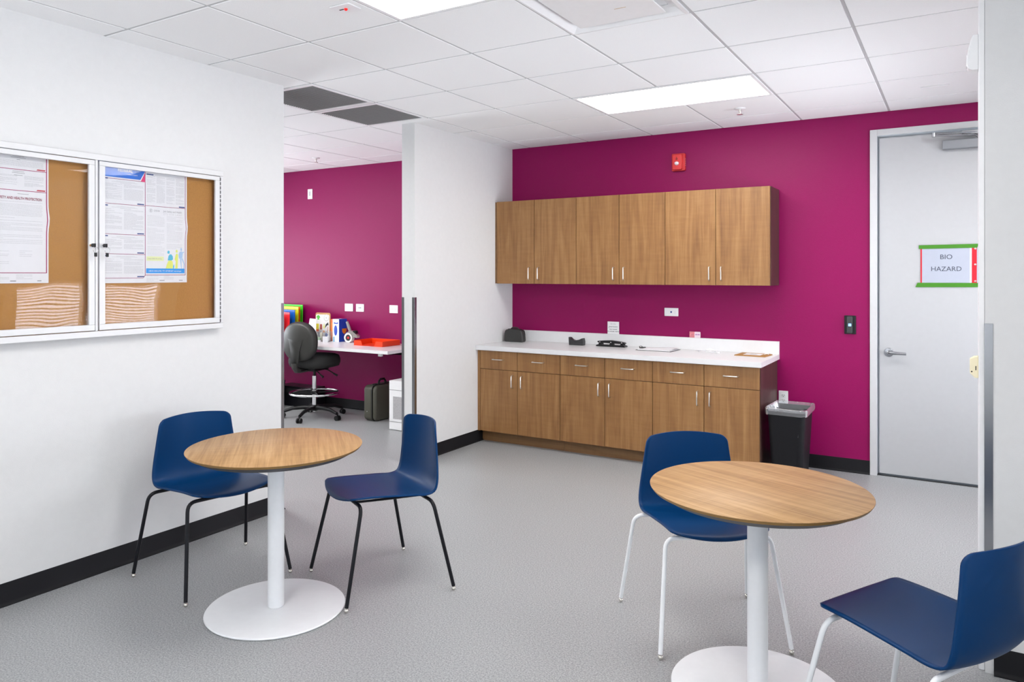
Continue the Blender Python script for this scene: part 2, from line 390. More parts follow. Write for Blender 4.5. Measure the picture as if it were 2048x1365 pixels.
# return-air grilles in the opening
M_slat = mat('grille_slat_grey', (.27, .27, .27), .6, spec=.2)
def grille(j, label):
    x0, y0 = GX-6*T, GY+j*T
    t = thing('ceiling_grille', label, 'air vent', (x0, y0, ZC), group=None)
    b = MB(); f = .03; g = .008
    b.box(g, g, -.004, T-g, g+f, .02); b.box(g, T-g-f, -.004, T-g, T-g, .02); b.box(g, g+f, -.004, g+f*.7, T-g-f, .02); b.box(T-g-f*.7, g+f, -.004, T-g, T-g-f, .02)
    b.build('grille_frame', M_fixture, t, bevel=.002)
    s = MB(); n = 26; a = g+f; wd = (T-2*a)/n
    for k in range(n): s.box(g+f*.7, a+k*wd+wd*.1, -.002, T-g-f*.7, a+k*wd+wd*.45, .018)
    for k in (1, 2, 3, 4): s.box(T*k/5-.0015, a, .004, T*k/5+.0015, T-a, .02)
    q = s.build('grille_slats', M_slat, t, smooth=0); q['kind'] = 'stuff'
    MB().box(g+f*.7, a, .021, T-g-f*.7, T-a, .026).build('grille_back', M_plenum, t, smooth=0)
grille(0, 'grey slatted ceiling grille above the opening, nearer the pinboard wall')
grille(1, 'grey slatted ceiling grille above the opening, next to the wall end by the cupboards')

# square air diffuser with a flat plaque
x0, y0 = GX-2*T, GY-T
t = thing('ceiling_diffuser', 'square white ceiling air diffuser with a flat centre plate', 'air vent', (x0+T/2, y0+T/2, ZC))
b = MB(); h = T/2-.008
rings = [(h, -.005), (h-.014, -.008), (h-.03, .004), (h-.05, .022), (h-.075, .028)]
def sqring(b, A, B, za, zb):
    c = lambda r, z: [(-r, -r, z), (r, -r, z), (r, r, z), (-r, r, z)]
    b.add(c(A, za)+c(B, zb), [(i, (i+1) % 4, 4+(i+1) % 4, 4+i)[::-1] for i in range(4)])
sqring(b, h, h, .026, -.005)
for (A, za), (B, zb) in zip(rings, rings[1:]): sqring(b, A, B, za, zb)
b.build('diffuser_cone', M_fixture, t, smooth=50)
MB().box(-.215, -.215, -.010, .215, .215, -.004).build('diffuser_plate', M_fixture, t, bevel=.002)
for sx in (-1, 1):
    MB().box(sx*.16-.005, -.005, -.006, sx*.16+.005, .005, .028).build('hanger', M_fixture, t, smooth=0)
MB().box(.03, .05, -.0108, .085, .053, -.0100).build('worn_mark', mat('tan_smudge', 'c8a875', .7), t, smooth=0)

# small ceiling devices
t = thing('ceiling_sensor', 'small white rectangular ceiling sensor with a red light', 'sensor', (-2.36, 2.49, ZC))
b = MB(); b.prism(rrect(-.058, -.045, .058, .045, .006), -.006, 0, 'z'); b.build('sensor_body', M_plate, t, bevel=.003)
b = MB(); b.box(-.035, -.004, -.0066, -.008, .004, -.006); b.build('slot', M_dark, t, smooth=0)
MB().ball((.004, 0, -.008), .008).build('red_lamp', emis('red_led', (1, .03, .03), .9), t)
def sprinkler(x, y, label):
    t = thing('ceiling_sprinkler', label, 'sprinkler', (x, y, ZC))
    MB().lathe([(.040, 0), (.040, -.003), (.032, -.008), (.012, -.009)], 28).build('escutcheon', M_fixture, t)
    MB().lathe([(.010, -.006), (.009, -.026), (.006, -.03), (.004, -.042), (.022, -.043), (.022, -.045)], 16).build('sprinkler_head', M_nickel, t)
sprinkler(-1.355, 5.511, 'round white fire sprinkler in the ceiling behind the rear panel light')
sprinkler(-5.678, 5.558, 'round fire sprinkler in the ceiling of the left room')
t = thing('ceiling_access_strip', 'thin white strip fitting on the ceiling above the door', 'fitting', (-.13, 5.506, ZC))
MB().box(-.08, -.012, -.008, .08, .012, 0).build('strip_body', M_plate, t, bevel=.003)

# ------------------------------------------------------------------ corner guards
def guard(label, x, y, sx, sy, wx, wy):
    """L-shaped stainless angle; corner at x,y; legs run to x+sx*wx and y+sy*wy"""
    t = thing('corner_guard', label, 'corner guard', (x, y, .104))
    h = 1.213; k = .0018
    b = MB(); ox, oy = -sx*k, -sy*k
    b.box(ox, oy, 0, sx*wx, 0, h); b.box(ox, 0, 0, 0, sy*wy, h)
    b.build('steel_angle', M_steel, t, bevel=.0006, segs=1); return t
guard('stainless corner guard on the pinboard wall end beside the opening', XL, 3.323, -1, -1, .022, .022)
guard('stainless corner guard on the white wall end, edge nearest the cupboards', XL, 4.665, -1, 1, .024, .026)
guard('stainless corner guard on the white wall end, edge towards the left room', XL2, 4.665, 1, 1, .023, .026)
guard('stainless corner guard on the right-hand wall corner', .084, 3.342, 1, 1, .026, .012)

# right-hand jamb trim with devices
tr = MB(); tr.box(.0645, 3.356, 0, .0838, 3.468, ZC); struct(tr.build('trim_1', M_fixture, bevel=.003))
t = thing('motion_sensor', 'white motion detector high on the right-hand jamb', 'sensor', (.0645, 3.41, 2.355))
prof = [(0, -.068), (-.02, -.068), (-.034, -.06), (-.038, -.045), (-.036, .0), (-.026, .05), (-.018, .068), (0, .068)]
MB().prism(prof, -.03, .03, 'y').build('sensor_housing', M_plate, t, bevel=.003)
MB().box(-.0395, -.022, -.05, -.036, .022, -.005).build('sensor_window', mat('sensor_lens', (.9, .9, .92), .15), t, bevel=.002)
t = thing('alarm_contact', 'cream door alarm contact box on the right-hand jamb', 'alarm', (.0645, 3.41, 1.145))
MB().prism([(0, -.042), (-.012, -.042), (-.028, -.024), (-.028, .03), (-.014, .04), (0, .042)], -.02, .02, 'y').build('contact_body', mat('cream_plastic', 'f0e6c4', .4), t, bevel=.002)
b = MB(); b.box(-.010, -.021, -.012, -.007, -.0198, .004); b.ball((-.022, -.0198, -.018), .0028); b.build('contact_screws', M_dark, t)

# ------------------------------------------------------------------ far wall door
door = MB(); yd = YM+.022
door.box(-.505, yd, .018, .425, yd+.045, 2.515)
door = struct(door.build('door_1', M_doorp, bevel=.002))
b = MB(); x0, x1, z1 = -.566, .487, 2.578
b.box(x0, YM-.012, 0, -.519, YM+.118, z1); b.box(.439, YM-.012, 0, x1, YM+.118, z1); b.box(-.519, YM-.012, 2.532, .439, YM+.118, z1)
b.box(-.519, YM+.072, 0, -.507, YM+.118, 2.532); b.box(.427, YM+.072, 0, .439, YM+.118, 2.532); b.box(-.507, YM+.072, 2.520, .427, YM+.118, 2.532)
b.build('door_frame', M_framep, door, bevel=.002)
MB().box(-.519, YM+.018, -.0005, .439, YM+.09, .004).build('threshold', M_dark, door, smooth=0)
b = MB(); hx, hz = -.442, .922
b.lathe([(.033, 0), (.033, .006), (.028, .010), (.014, .012), (.013, .05), (.010, .052)], 28, M=Matrix.Translation((hx, yd, hz)) @ Matrix.Rotation(R(90), 4, 'X'))
b.build('handle_rose', M_steel, door)
b = MB(); b.tube([(hx, yd-.045, hz), (hx+.02, yd-.054, hz), (hx+.06, yd-.055, hz-.002), (hx+.115, yd-.05, hz-.004)], [.012, .0145, .011, .0095], 14)
b.build('door_lever', M_steel, door)
cl = MB(); cl.box(-.10, yd-.06, 2.39, .19, yd, 2.455); cl = cl.build('door_closer', mat('closer_silver_paint', (.26, .27, .29), .35, .3), door, bevel=.006)
b = MB(); b.tube([(.12, yd-.03, 2.46), (.10, yd-.04, 2.478), (-.15, yd-.115, 2.484)], .007, 8); b.tube([(-.15, yd-.115, 2.494), (.13, YM-.02, 2.50)], .006, 8)
b.cyl((-.15, yd-.115, 2.475), (-.15, yd-.115, 2.503), .013, n=14); b.box(.02, YM-.03, 2.488, .17, YM-.012, 2.512)
b.build('closer_arm', M_steel, cl)

# sign taped to the door
ys = yd-.0015
t = thing('door_sign', 'BIO HAZARD sign in a red-edged plastic pocket taped to the door with green tape', 'sign', (0, ys, 1.57))
b = MB(); b.box(-.232, -.0006, -.132, .118, .001, .125); b.build('sign_paper', mat('bluish_paper', (.42, .45, .54), .4), t, smooth=0)
RS = mat('red_pocket_edge', (.60, .004, .02), .4); GT = mat('green_tape', (.045, .22, .003), .5, bump=.3, bscale=90)
MB().box(-.237, -.002, -.132, -.228, 0, .13).build('left_red_edge', RS, t, smooth=0)
MB().box(.079, -.003, -.132, .108, 0, .13).build('right_red_edge', RS, t, smooth=0)
b = MB(); b.box(.066, -.0012, -.13, .0785, -.0004, .125)
b.build('clear_margin', mat('grey_plastic_margin', (.66, .68, .72), .25), t, smooth=0)
MB().prism([(-.248, .115), (-.248, .142), (.121, .146), (.110, .118)], -.0045, -.003, 'y').build('upper_tape', GT, t, smooth=0)
MB().prism([(-.27, -.163), (-.256, -.131), (.121, -.130), (.114, -.160)], -.0045, -.003, 'y').build('lower_tape', GT, t, smooth=0)
for z in (.112, 0, -.118):
    MB().lathe([(.007, 0), (.006, .003), (.002, .004)], 14, M=Matrix.Translation((.099, -.003, z)) @ Matrix.Rotation(R(90), 4, 'X')).build('snap', M_nickel, t)
INK = mat('slate_ink', (.05, .06, .09), .7)
lettering('BIO', .033, INK, t, (-.077, -.0008, .040), align='CENTER', width=.074)
lettering('HAZARD', .033, INK, t, (-.077, -.0008, -.046), align='CENTER', width=.186)

# access reader
t = thing('card_reader', 'black door access reader with a small lit blue square', 'card reader', (-.701, YM, 1.118))
MB().prism(rrect(-.040, -.070, .040, .070, .004), -.010, 0, 'y').build('reader_plate', M_blackp, t, bevel=.002)
MB().prism(rrect(-.022, -.064, .018, .064, .008), -.028, -.010, 'y').build('reader_body', mat('reader_charcoal', (.03, .03, .032), .35), t, bevel=.003)
MB().box(-.010, -.0288, -.010, .010, -.028, .010).build('status_light', emis('blue_status', (.25, .5, 1), 1.6), t, smooth=0)

# fire alarm strobe
t = thing('fire_alarm_strobe', 'red fire alarm strobe on the magenta wall above the cupboards', 'fire alarm', (-2.027, YM, 2.452))
MB().prism(rrect(-.058, -.074, .058, .074, .012), -.028, 0, 'y').build('alarm_base', M_red, t, bevel=.003)
MB().prism(rrect(-.046, -.066, .036, .064, .012), -.048, -.028, 'y').build('alarm_cover', mat('alarm_red_light', (.72, .035, .04), .3), t, bevel=.005)
MB().ball((-.008, -.048, -.012), .019, sz=.9).build('strobe_lens', mat('strobe_clear', (.85, .85, .9), .1), t)
MB().prism([(-.018, .022), (-.008, .046), (.002, .022), (-.008, .016)], -.0492, -.048, 'y').build('flame_mark', mat('dark_red_mark', (.3, .008, .01), .5), t, smooth=0)
b = MB()
for k in range(4): b.box(.0582, -.022, -.034+k*.018, .0592, -.012, -.026+k*.018)
b.build('side_letters', mat('pinkish_white', (.9, .5, .55), .5), t, smooth=0)

# wall plates
def plate(name, label, cat, x, z, w_, h_, kind):
    t = thing(name, label, cat, (x, YM, z))
    MB().prism(rrect(-w_/2, -h_/2, w_/2, h_/2, .003), -.006, 0, 'y').build('cover_plate', M_plate, t, bevel=.0015)
    if kind == 'jack':
        MB().box(-.008, -.0066, -.007, .006, -.006, .007).build('blue_jack', mat('blue_jack', (.02, .06, .25), .4), t, smooth=0)
        b = MB()
        for k in range(3): b.box(.03, -.0062, -.016+k*.010, .036, -.006, -.012+k*.010)
        b.build('small_print', mat('faint_print', (.6, .6, .62), .7), t, smooth=0)
    if kind == 'duplex':
        for s_ in (-1, 1): MB().prism(rrect(s_*.02-.014, -.017, s_*.02+.014, .017, .008), -.008, -.006, 'y').build('socket', mat('socket_white', (.8, .8, .8), .35), t, bevel=.001)
    if kind == 'twojack':
        b = MB(); b.box(-.016, -.0066, -.006, -.005, -.006, .006); b.box(.005, -.0066, -.006, .016, -.006, .006); b.build('jacks', mat('dark_jack', (.02, .02, .08), .4), t, smooth=0)
    if kind == 'blank':
        b = MB(); b.prism(rrect(-.022, -.017, .022, .017, .004), -.0085, -.006, 'y'); b.build('rocker', mat('socket_white', (.8, .8, .8), .35), t, bevel=.001)
    if kind == 'outlet':
        for s_ in (-1, 1):
            q = MB().prism(rrect(-.017, s_*.02-.014, .017, s_*.02+.014, .008), -.008, -.006, 'y').build('socket', mat('socket_white', (.8, .8, .8), .35), t, bevel=.001)
            b = MB(); zz = s_*.02; b.box(-.008, -.0086, zz-.001, -.005, -.008, zz+.008); b.box(.005, -.0086, zz-.001, .008, -.008, zz+.008); b.cyl((0, -.0086, zz-.007), (0, -.008, zz-.007), .003, n=10)
            b.build('slots', M_dark, q, smooth=0)
    return t
plate('wall_jack_plate', 'white wall plate with a blue socket between cupboards and worktop', 'wall plate', -2.096, 1.177, .122, .070, 'jack')
plate('power_outlet', 'white upright power outlet on the magenta wall behind the bin', 'power outlet', -1.183, .520, .070, .115, 'outlet')
plate('wall_switch_plate', 'white wall plate in the left room, nearest the coloured folders', 'wall plate', -5.805, 1.128, .122, .085, 'blank')
plate('data_jack_plate', 'white wall plate in the left room with two dark square jacks', 'wall plate', -5.64, 1.128, .115, .085, 'twojack')
plate('double_outlet_plate', 'white double power outlet in the left room nearest the white wall end', 'power outlet', -5.16, 1.125, .115, .085, 'duplex')
plate('thermostat', 'small upright white wall device high on the left room wall', 'thermostat', -6.41, 2.43, .075, .115, 'tstat')
MB().box(-.012, -.008, -.02, .004, -.006, .03).build('device_slot', M_print, bpy.data.objects['thermostat'], smooth=0)

# ------------------------------------------------------------------ cupboards
def pull(b, p, axis, L=.106, out=.03, r=.0042):
    """bow handle, p = centre on the face"""
    x, y, z = p; h = L/2; c = .010
    pts = [(-h, 0), (-h, out-c), (-h+c*.3, out-c*.3), (-h+c, out), (h-c, out), (h-c*.3, out-c*.3), (h, out-c), (h, 0)]
    b.tube([(x, y-o_, z+a) if axis == 'z' else (x+a, y-o_, z) for a, o_ in pts], r, 10)
G = .0021
def wall_cab(x0, x1, label, side_right=False, filler=0.):
    yf = 5.868; z0, z1 = 1.414, 2.172
    t = thing('wall_cabinet', label, 'cupboard', ((x0+x1)/2, YM, z0)); ox = (x0+x1)/2
    X = lambda x: x-ox; Y = lambda y: y-YM
    b = MB(); b.box(X(x0)+.0005, Y(yf)+.020, .001, X(x1)-.0005, -.002, z1-z0-.001); b.build('cabinet_body', M_woodshade, t, smooth=0)
    if side_right: MB().box(X(x1)-.0004, Y(yf)+.0195, .0, X(x1)+.0022, -.001, z1-z0).build('end_panel', M_woodshade, t, smooth=0)
    if filler: MB().box(X(x0), Y(yf)+.004, .002, X(x0)+filler-.001, Y(yf)+.020, z1-z0-.002).build('filler_strip', M_woodk, t, smooth=0)
    xs = [x0+filler, (x0+filler*0+x1)/2, x1]
    for k in (0, 1):
        a, c = xs[k]+G, xs[k+1]-G
        d = MB().box(X(a), Y(yf), 0, X(c), Y(yf)+.0185, z1-z0).build('cabinet_door', M_wood, t, bevel=.0008, segs=1)
        hb = MB(); pull(hb, (X(c)-.045 if k == 0 else X(a)+.045, Y(yf), .092), 'z'); hb.build('handle', M_nickel, d)
    return t
wall_cab(-3.681, -2.846, 'walnut wall cupboard pair in the left corner of the row', filler=.018)
wall_cab(-2.846, -2.043, 'walnut wall cupboard pair in the middle of the row')
wall_cab(-2.043, -1.219, 'walnut wall cupboard pair at the right end of the row with end panel coloured as in shade', True)
def base_cab(x0, x1, label, side_right=False, filler=0.):
    yf = 5.572
    t = thing('base_cabinet', label, 'cupboard', ((x0+x1)/2, YM, 0)); ox = (x0+x1)/2
    X = lambda x: x-ox; Y = lambda y: y-YM
    b = MB(); b.box(X(x0)+.0005, Y(yf)+.020, .1, X(x1)-.0005, -.004, .824); b.build('cabinet_body', M_woodshade, t, smooth=0)
    MB().box(X(x0)+.001, Y(5.652), .0, X(x1)-.001, Y(5.668), .0995).build('kick_board', M_woodk, t, smooth=0)
    if side_right:
        MB().prism([(Y(yf)+.0195, .0999), (Y(yf)+.0195, .824), (-.003, .824), (-.003, 0), (Y(5.652), 0), (Y(5.652), .0999)], X(x1)-.0004, X(x1)+.0022, 'x').build('end_panel', M_woodshade, t, smooth=0)
    if filler: MB().box(X(x0), Y(yf)+.002, .1, X(x0)+filler-.001, Y(yf)+.02, .82).build('filler_strip', M_wood, t, smooth=0)
    xs = [x0+filler, (x0+x1)/2, x1]
    for k in (0, 1):
        a, c = xs[k]+G, xs[k+1]-G
        d = MB().box(X(a), Y(yf), .103, X(c), Y(yf)+.0185, .655).build('cabinet_door', M_wood, t, bevel=.0008, segs=1)
        hb = MB(); pull(hb, (X(c)-.045 if k == 0 else X(a)+.045, Y(yf), .563), 'z'); hb.build('handle', M_nickel, d)
        d = MB().box(X(a), Y(yf), .659, X(c), Y(yf)+.0185, .8195).build('drawer', M_wood, t, bevel=.0008, segs=1)
        hb = MB(); pull(hb, (X((a+c)/2), Y(yf), .748), 'x'); hb.build('handle', M_nickel, d)
    return t
base_cab(-3.6795, -2.851, 'walnut base cupboard pair with two drawers in the left corner', filler=.027)
base_cab(-2.851, -2.041, 'walnut base cupboard pair with two drawers in the middle')
base_cab(-2.041, -1.231, 'walnut base cupboard pair with two drawers at the right end by the bin', True)
t = thing('countertop', 'long white worktop with an upstand over the walnut base cupboards', 'worktop', (-2.446, YM, .825))
MB().box(XL+.001+2.446, 5.540-YM, 0, -1.212+2.446, -.001, .040).build('worktop_slab', M_counter, t, bevel=.0015)
MB().box(XL+.001+2.446, -.021, .0405, -1.212+2.446, -.001, .142).build('upstand', M_counter, t, bevel=.0015)
ZT = .8655

# ------------------------------------------------------------------ things on the worktop
t = thing('toiletry_bag', 'small black zip bag with a rounded top in the worktop corner', 'bag', (-3.555, 6.02, ZT))
pro = [(-.099, 0), (-.103, .02), (-.099, .075), (-.092, .102), (-.078, .114), (-.05, .118), (.05, .118), (.078, .114), (.092, .102), (.099, .075), (.103, .02), (.099, 0)]
M_leather = mat('black_leather', (.03, .03, .028), .42, bump=.5, bscale=220)
MB().prism(pro, -.035, .035, 'y').build('bag_body', M_leather, t, bevel=.012, segs=3)
MB().tube([(-.1, 0, .02), (-.098, 0, .075), (-.088, 0, .106), (-.066, 0, .117), (0, 0, .1195), (.066, 0, .117), (.088, 0, .106), (.098, 0, .075), (.1, 0, .02)], .005, 8).build('zip', M_blackp, t)
MB().tube([(-.045, 0, .117), (-.03, 0, .130), (0, 0, .135), (.03, 0, .130), (.045, 0, .117)], .006, 8).build('carry_loop', M_leather, t)

t = thing('tape_dispenser', 'empty black desk tape dispenser on the worktop', 'tape dispenser', (-2.916, 6.03, ZT))
MB().prism([(-.068, 0), (.070, 0), (.073, .03), (.066, .064), (.060, .064), (.03, .050), (.012, .047), (.0, .043), (-.02, .042), (-.042, .05), (-.062, .068), (-.072, .068)], -.026, .026, 'y').build('dispenser_body', mat('dispenser_black', (.028, .028, .03), .42), t, bevel=.003)
MB().box(-.066, -.0268, .026, .070, -.0260, .028).build('moulding_line', M_blackm, t, smooth=0)
MB().box(-.075, -.013, .066, -.063, .013, .071).build('cutter', M_steel, t, smooth=0)

t = thing('hole_punch', 'black three-hole paper punch on the worktop', 'hole punch', (-2.598, 6.07, ZT))
MB().prism([(-.135, 0), (.135, 0), (.138, .006), (.128, .014), (-.125, .014), (-.135, .010)], -.035, .035, 'y').build('punch_base', M_blackp, t, bevel=.002)
MB().prism([(-.128, .044), (-.07, .050), (0, .054), (.07, .048), (.125, .040), (.132, .034), (.128, .026), (-.118, .030), (-.13, .038)], -.02, .018, 'y').build('punch_lever', M_blackp, t, bevel=.003)
for x in (-.10, .004, .105):
    q = MB().prism([(x-.017, .014), (x+.017, .014), (x+.008, .034), (x-.008, .034)], -.028, .024, 'y').build('punch_head', M_blackp, t, bevel=.002)
    MB().cyl((x-.002, -.024, .036), (x-.002, -.018, .036), .006, n=12).build('pin', M_chrome, q)

t = thing('clipboard', 'clipboard with a stack of white papers lying on the worktop', 'clipboard', (-2.15, 6.0, ZT), R(-2))
b = MB(); b.box(-.155, -.112, 0, .155, .112, .003); b.build('board', mat('clipboard_dark', (.07, .07, .075), .5), t, bevel=.001)
b = MB(); b.box(-.14, -.105, .003, .142, .105, .009); b.build('paper_stack', M_paper, t, smooth=0)
b = MB(); b.add([(-.12, -.1, .0094), (.13, -.095, .0094), (.155, .09, .022), (-.1, .1, .0094)], [(0, 1, 2, 3)]); b.build('lifted_sheet', M_paper, t, smooth=0)
b = MB(); b.box(-.152, -.035, .009, -.122, .035, .016); b.tube([(-.15, -.03, .016), (-.158, -.02, .022), (-.158, .02, .022), (-.15, .03, .016)], .003, 8); b.build('clip', M_blackp, t, bevel=.002)

t = thing('charging_cable', 'coiled white cable lying on the worktop', 'cable', (-1.735, 6.03, ZT))
pts = []
for k in range(64):
    a = k/63*2*math.pi*2.6; r_ = .05+.012*math.sin(a*1.7)
    pts.append((r_*1.75*math.cos(a), r_*.9*math.sin(a), .003+.0032*(k/20)))
MB().tube(pts, .0022, 8).build('cord', mat('cable_white', (.78, .78, .8), .4), t)
MB().box(.075, -.035, 0, .105, -.020, .010).build('plug', M_plate, t, bevel=.002)
t = thing('folded_napkin', 'crumpled white tissue beside the coiled cable', 'tissue', (-1.745, 6.105, ZT))
b = MB(); b.add([(-.06, -.03, 0), (.05, -.035, 0), (.07, .03, 0), (-.04, .035, 0), (0, 0, .028), (-.02, -.01, .018)], [(0, 1, 4, 5), (1, 2, 4), (2, 3, 4), (3, 0, 5, 4), (3, 2, 1, 0)])
b.build('tissue_sheet', M_paper, t, smooth=0)

t = thing('kraft_envelope', 'brown paper envelope with a white label at the worktop end', 'envelope', (-1.372, 6.02, ZT), R(0))
KR = mat('kraft_paper', 'a97a3f', .75)
b = MB(); b.prism([(-.125, -.115), (.112, -.125), (.125, .075), (.095, .118), (-.118, .122)], 0, .004, 'z'); b.build('envelope_body', KR, t, smooth=0)
b = MB(); b.add([(-.125, -.115, .0042), (.112, -.125, .0042), (.105, -.10, .009), (-.118, -.09, .008)], [(0, 1, 2, 3)]); b.build('flap', KR, t, smooth=0)
b = MB(); b.box(-.07, -.06, .0042, .06, .07, .0055); b.build('white_label', M_paper, t, smooth=0)
b = MB()
for k in range(5): b.box(-.03, -.03+k*.014, .0056, .02+.01*(k % 2), -.026+k*.014, .0059)
b.build('label_print', M_print, t, smooth=0)
MB().tube([(.07, .03, .007), (.09, .05, .010), (.105, .035, .007)], .003, 8).build('string_tie', M_plate, t)

yc = YM-.012
t = thing('quote_plaque', 'small white card reading be the person YOU WANT TO WORK WITH, on the upstand', 'sign', (-2.626, yc, .9675), 0)
MB().box(-.055, -.0035, 0, .055, .0035, .110).build('card', M_plate, t, bevel=.001)
lettering('be the', .014, M_print, t, (-.002, -.0036, .084), align='CENTER', shear=.3)
lettering('person', .016, M_printd, t, (-.002, -.0036, .058), align='CENTER', shear=.3, width=.085)
lettering('YOU WANT', .010, M_printd, t, (0, -.0036, .036), align='CENTER', bold=.02)
lettering('TO WORK WITH', .010, M_printd, t, (0, -.0036, .017), align='CENTER', bold=.02)
t = thing('pink_photo_card', 'small pink patterned card on the upstand, left of the white card', 'card', (-1.913, yc, .9675), 0)
MB().box(-.022, -.002, 0, .022, .002, .050).build('card', mat('pink_print', (.70, .22, .26), .5, var=.6, vscale=60), t, smooth=0)
t = thing('pink_text_card', 'small white and pink card with purple lettering on the upstand', 'card', (-1.868, yc-.0045, .9675), 0)
MB().prism(rrect(-.023, 0, .027, .050, .006), -.002, .002, 'y').build('card', mat('pale_pink', (.82, .66, .74), .5), t, smooth=0)
b = MB()
for x in (-.016, -.010, -.004, .004, .010, .016): b.box(x, -.0024, .022, x+.004, -.002, .032)
b.build('purple_lettering', mat('purple_ink', (.35, .08, .4), .5), t, smooth=0)

# ------------------------------------------------------------------ waste bin with liner
t = thing('waste_bin', 'black rectangular waste bin with a clear liner beside the base cupboards', 'waste bin', (-1.055, 5.77, 0))
def loft(b, rings, closed_bottom=True, mi=0):
    n = len(rings[0][0]); vs = []; fs = []
    for poly, z in rings:
        zz = z if isinstance(z, list) else [z]*n
        vs += [(p[0], p[1], q) for p, q in zip(poly, zz)]
    for i in range(len(rings)-1): fs += [(i*n+j, i*n+(j+1) % n, (i+1)*n+(j+1) % n, (i+1)*n+j) for j in range(n)]
    if closed_bottom: fs.append(tuple(range(n-1, -1, -1)))
    b.add(vs, fs, mi); return b
rr = lambda hx, hy, r=.035: rrect(-hx, -hy, hx, hy, r, 5)
b = MB(); loft(b, [(rr(.100, .150), 0), (rr(.104, .154), .02), (rr(.128, .185), .49), (rr(.136, .193), .495), (rr(.137, .194), .515), (rr(.131, .188), .515), (rr(.126, .182), .485), (rr(.101, .151), .012)])
b.add([(p[0], p[1], .012) for p in rr(.101, .151)], [tuple(range(24))]); b.build('bin_body', mat('bin_black', (.007, .007, .009), .5, spec=.25), t)
rnd = random.Random(3)
def wav(z, a): return [z+a*rnd.uniform(-1, 1) for _ in range(24)]
def jit(p, a): return [(x+rnd.uniform(-a, a), y+rnd.uniform(-a, a)) for x, y in p]
b = MB(); loft(b, [(jit(rr(.116, .172), .004), .34), (jit(rr(.122, .178), .004), .44), (jit(rr(.128, .184), .002), .516), (jit(rr(.135, .191), .002), wav(.538, .004)), (jit(rr(.143, .199), .002), wav(.534, .004)), (jit(rr(.1435, .1995), .002), wav(.512, .004)), (jit(rr(.1415, .1975), .001), wav(.490, .004))], False)
b.build('clear_liner', film('clear_liner_film', (.95, .96, .98), .15, .002, 50, .13), t, smooth=60)

# ------------------------------------------------------------------ pin board case on the left wall
t = thing('notice_board_case', 'white two-door lockable cork notice board on the left wall', 'notice board', (XL, 2.09, 1.64))
Yb = lambda y: y-2.09
Zb = lambda z: z-1.64
y0, y1, z0, z1 = 1.354, 2.826, 1.190, 2.098
b = MB(); d = .05; f = .030
b.box(0.0005, Yb(y0), Zb(z0), d, Yb(y1), Zb(z0)+f); b.box(.0005, Yb(y0), Zb(z1)-f, d, Yb(y1), Zb(z1)); b.box(.0005, Yb(y0), Zb(z0)+f, d, Yb(y0)+.021, Zb(z1)-f)
b.box(.0005, Yb(y1)-.021, Zb(z0)+f, d, Yb(y1), Zb(z1)-f); b.box(.0005, -.0135, Zb(z0)+f, d, -.0045+.004, Zb(z1)-f)
b.build('case_frame', M_alum, t, bevel=.003)
M_cork = mat('cork', 'b98648', .85, bump=.5, bscale=400, var=.16, vscale=160)
MB().box(.001, Yb(y0)+.02, Zb(z0)+.02, .011, Yb(y1)-.02, Zb(z1)-.02).build('cork_panel', M_cork, t, smooth=0)
M_acr = film('board_glazing', (.98, .98, .985), .015, .0016, 3.2, ior=1.24)
for (a, c, lock_y, nm) in ((1.3775, 2.0735, 2.058, 0), (2.0965, 2.8015, 2.116, 1)):
    za, zb_ = 1.2235, 2.0645; s_ = .029
    q = MB(); X0, X1 = .034, .0515
    q.box(X0, Yb(a), Zb(za), X1, Yb(c), Zb(za)+s_); q.box(X0, Yb(a), Zb(zb_)-s_*.8, X1, Yb(c), Zb(zb_)); q.box(X0, Yb(a), Zb(za)+s_, X1, Yb(a)+s_, Zb(zb_)-s_*.8); q.box(X0, Yb(c)-s_, Zb(za)+s_, X1, Yb(c), Zb(zb_)-s_*.8)
    dr = q.build('glazed_door', M_alum, t, bevel=.002)
    pane = MB(); ny, nz = 2, 2
    pane.box(.040, Yb(a)+s_-.004, Zb(za)+s_-.004, .043, Yb(c)-s_+.004, Zb(zb_)-s_*.8+.004)
    pane.build('glazing', M_acr, dr, smooth=0)
    lk = MB(); lk.cyl((.054, Yb(lock_y)-.004, .004), (.066, Yb(lock_y)-.004, .004), .0095, n=18); lk.build('lock', M_chrome, dr)
    kk = MB(); kk.box(.066, Yb(lock_y)-.006, -.005, .088, Yb(lock_y)+.000, .013); kk.box(.074, Yb(lock_y)-.003, -.052, .080, Yb(lock_y)+.011, -.032); kk.build('key_heads', M_blackp, dr, bevel=.002)
    kr = MB(); kr.tube([(.078+.0*math.cos(x), Yb(lock_y)+.004+.013*math.cos(x), -.019+.015*math.sin(x)) for x in [i*math.pi/8 for i in range(16)]], .0009, 6, closed=True); kr.box(.0765, Yb(lock_y)+.002, -.072, .078, Yb(lock_y)+.006, -.052); kr.build('key_ring', M_chrome, dr)
b = MB(); 
for k in range(34): b.box(.045, Yb(2.8022), Zb(1.226+k*.0247), .0535, Yb(2.8062), Zb(1.226+k*.0247+.017))
b.build('piano_hinge', mat('hinge_dark', (.12, .12, .13), .4, .6), t, smooth=0)['kind'] = 'stuff'

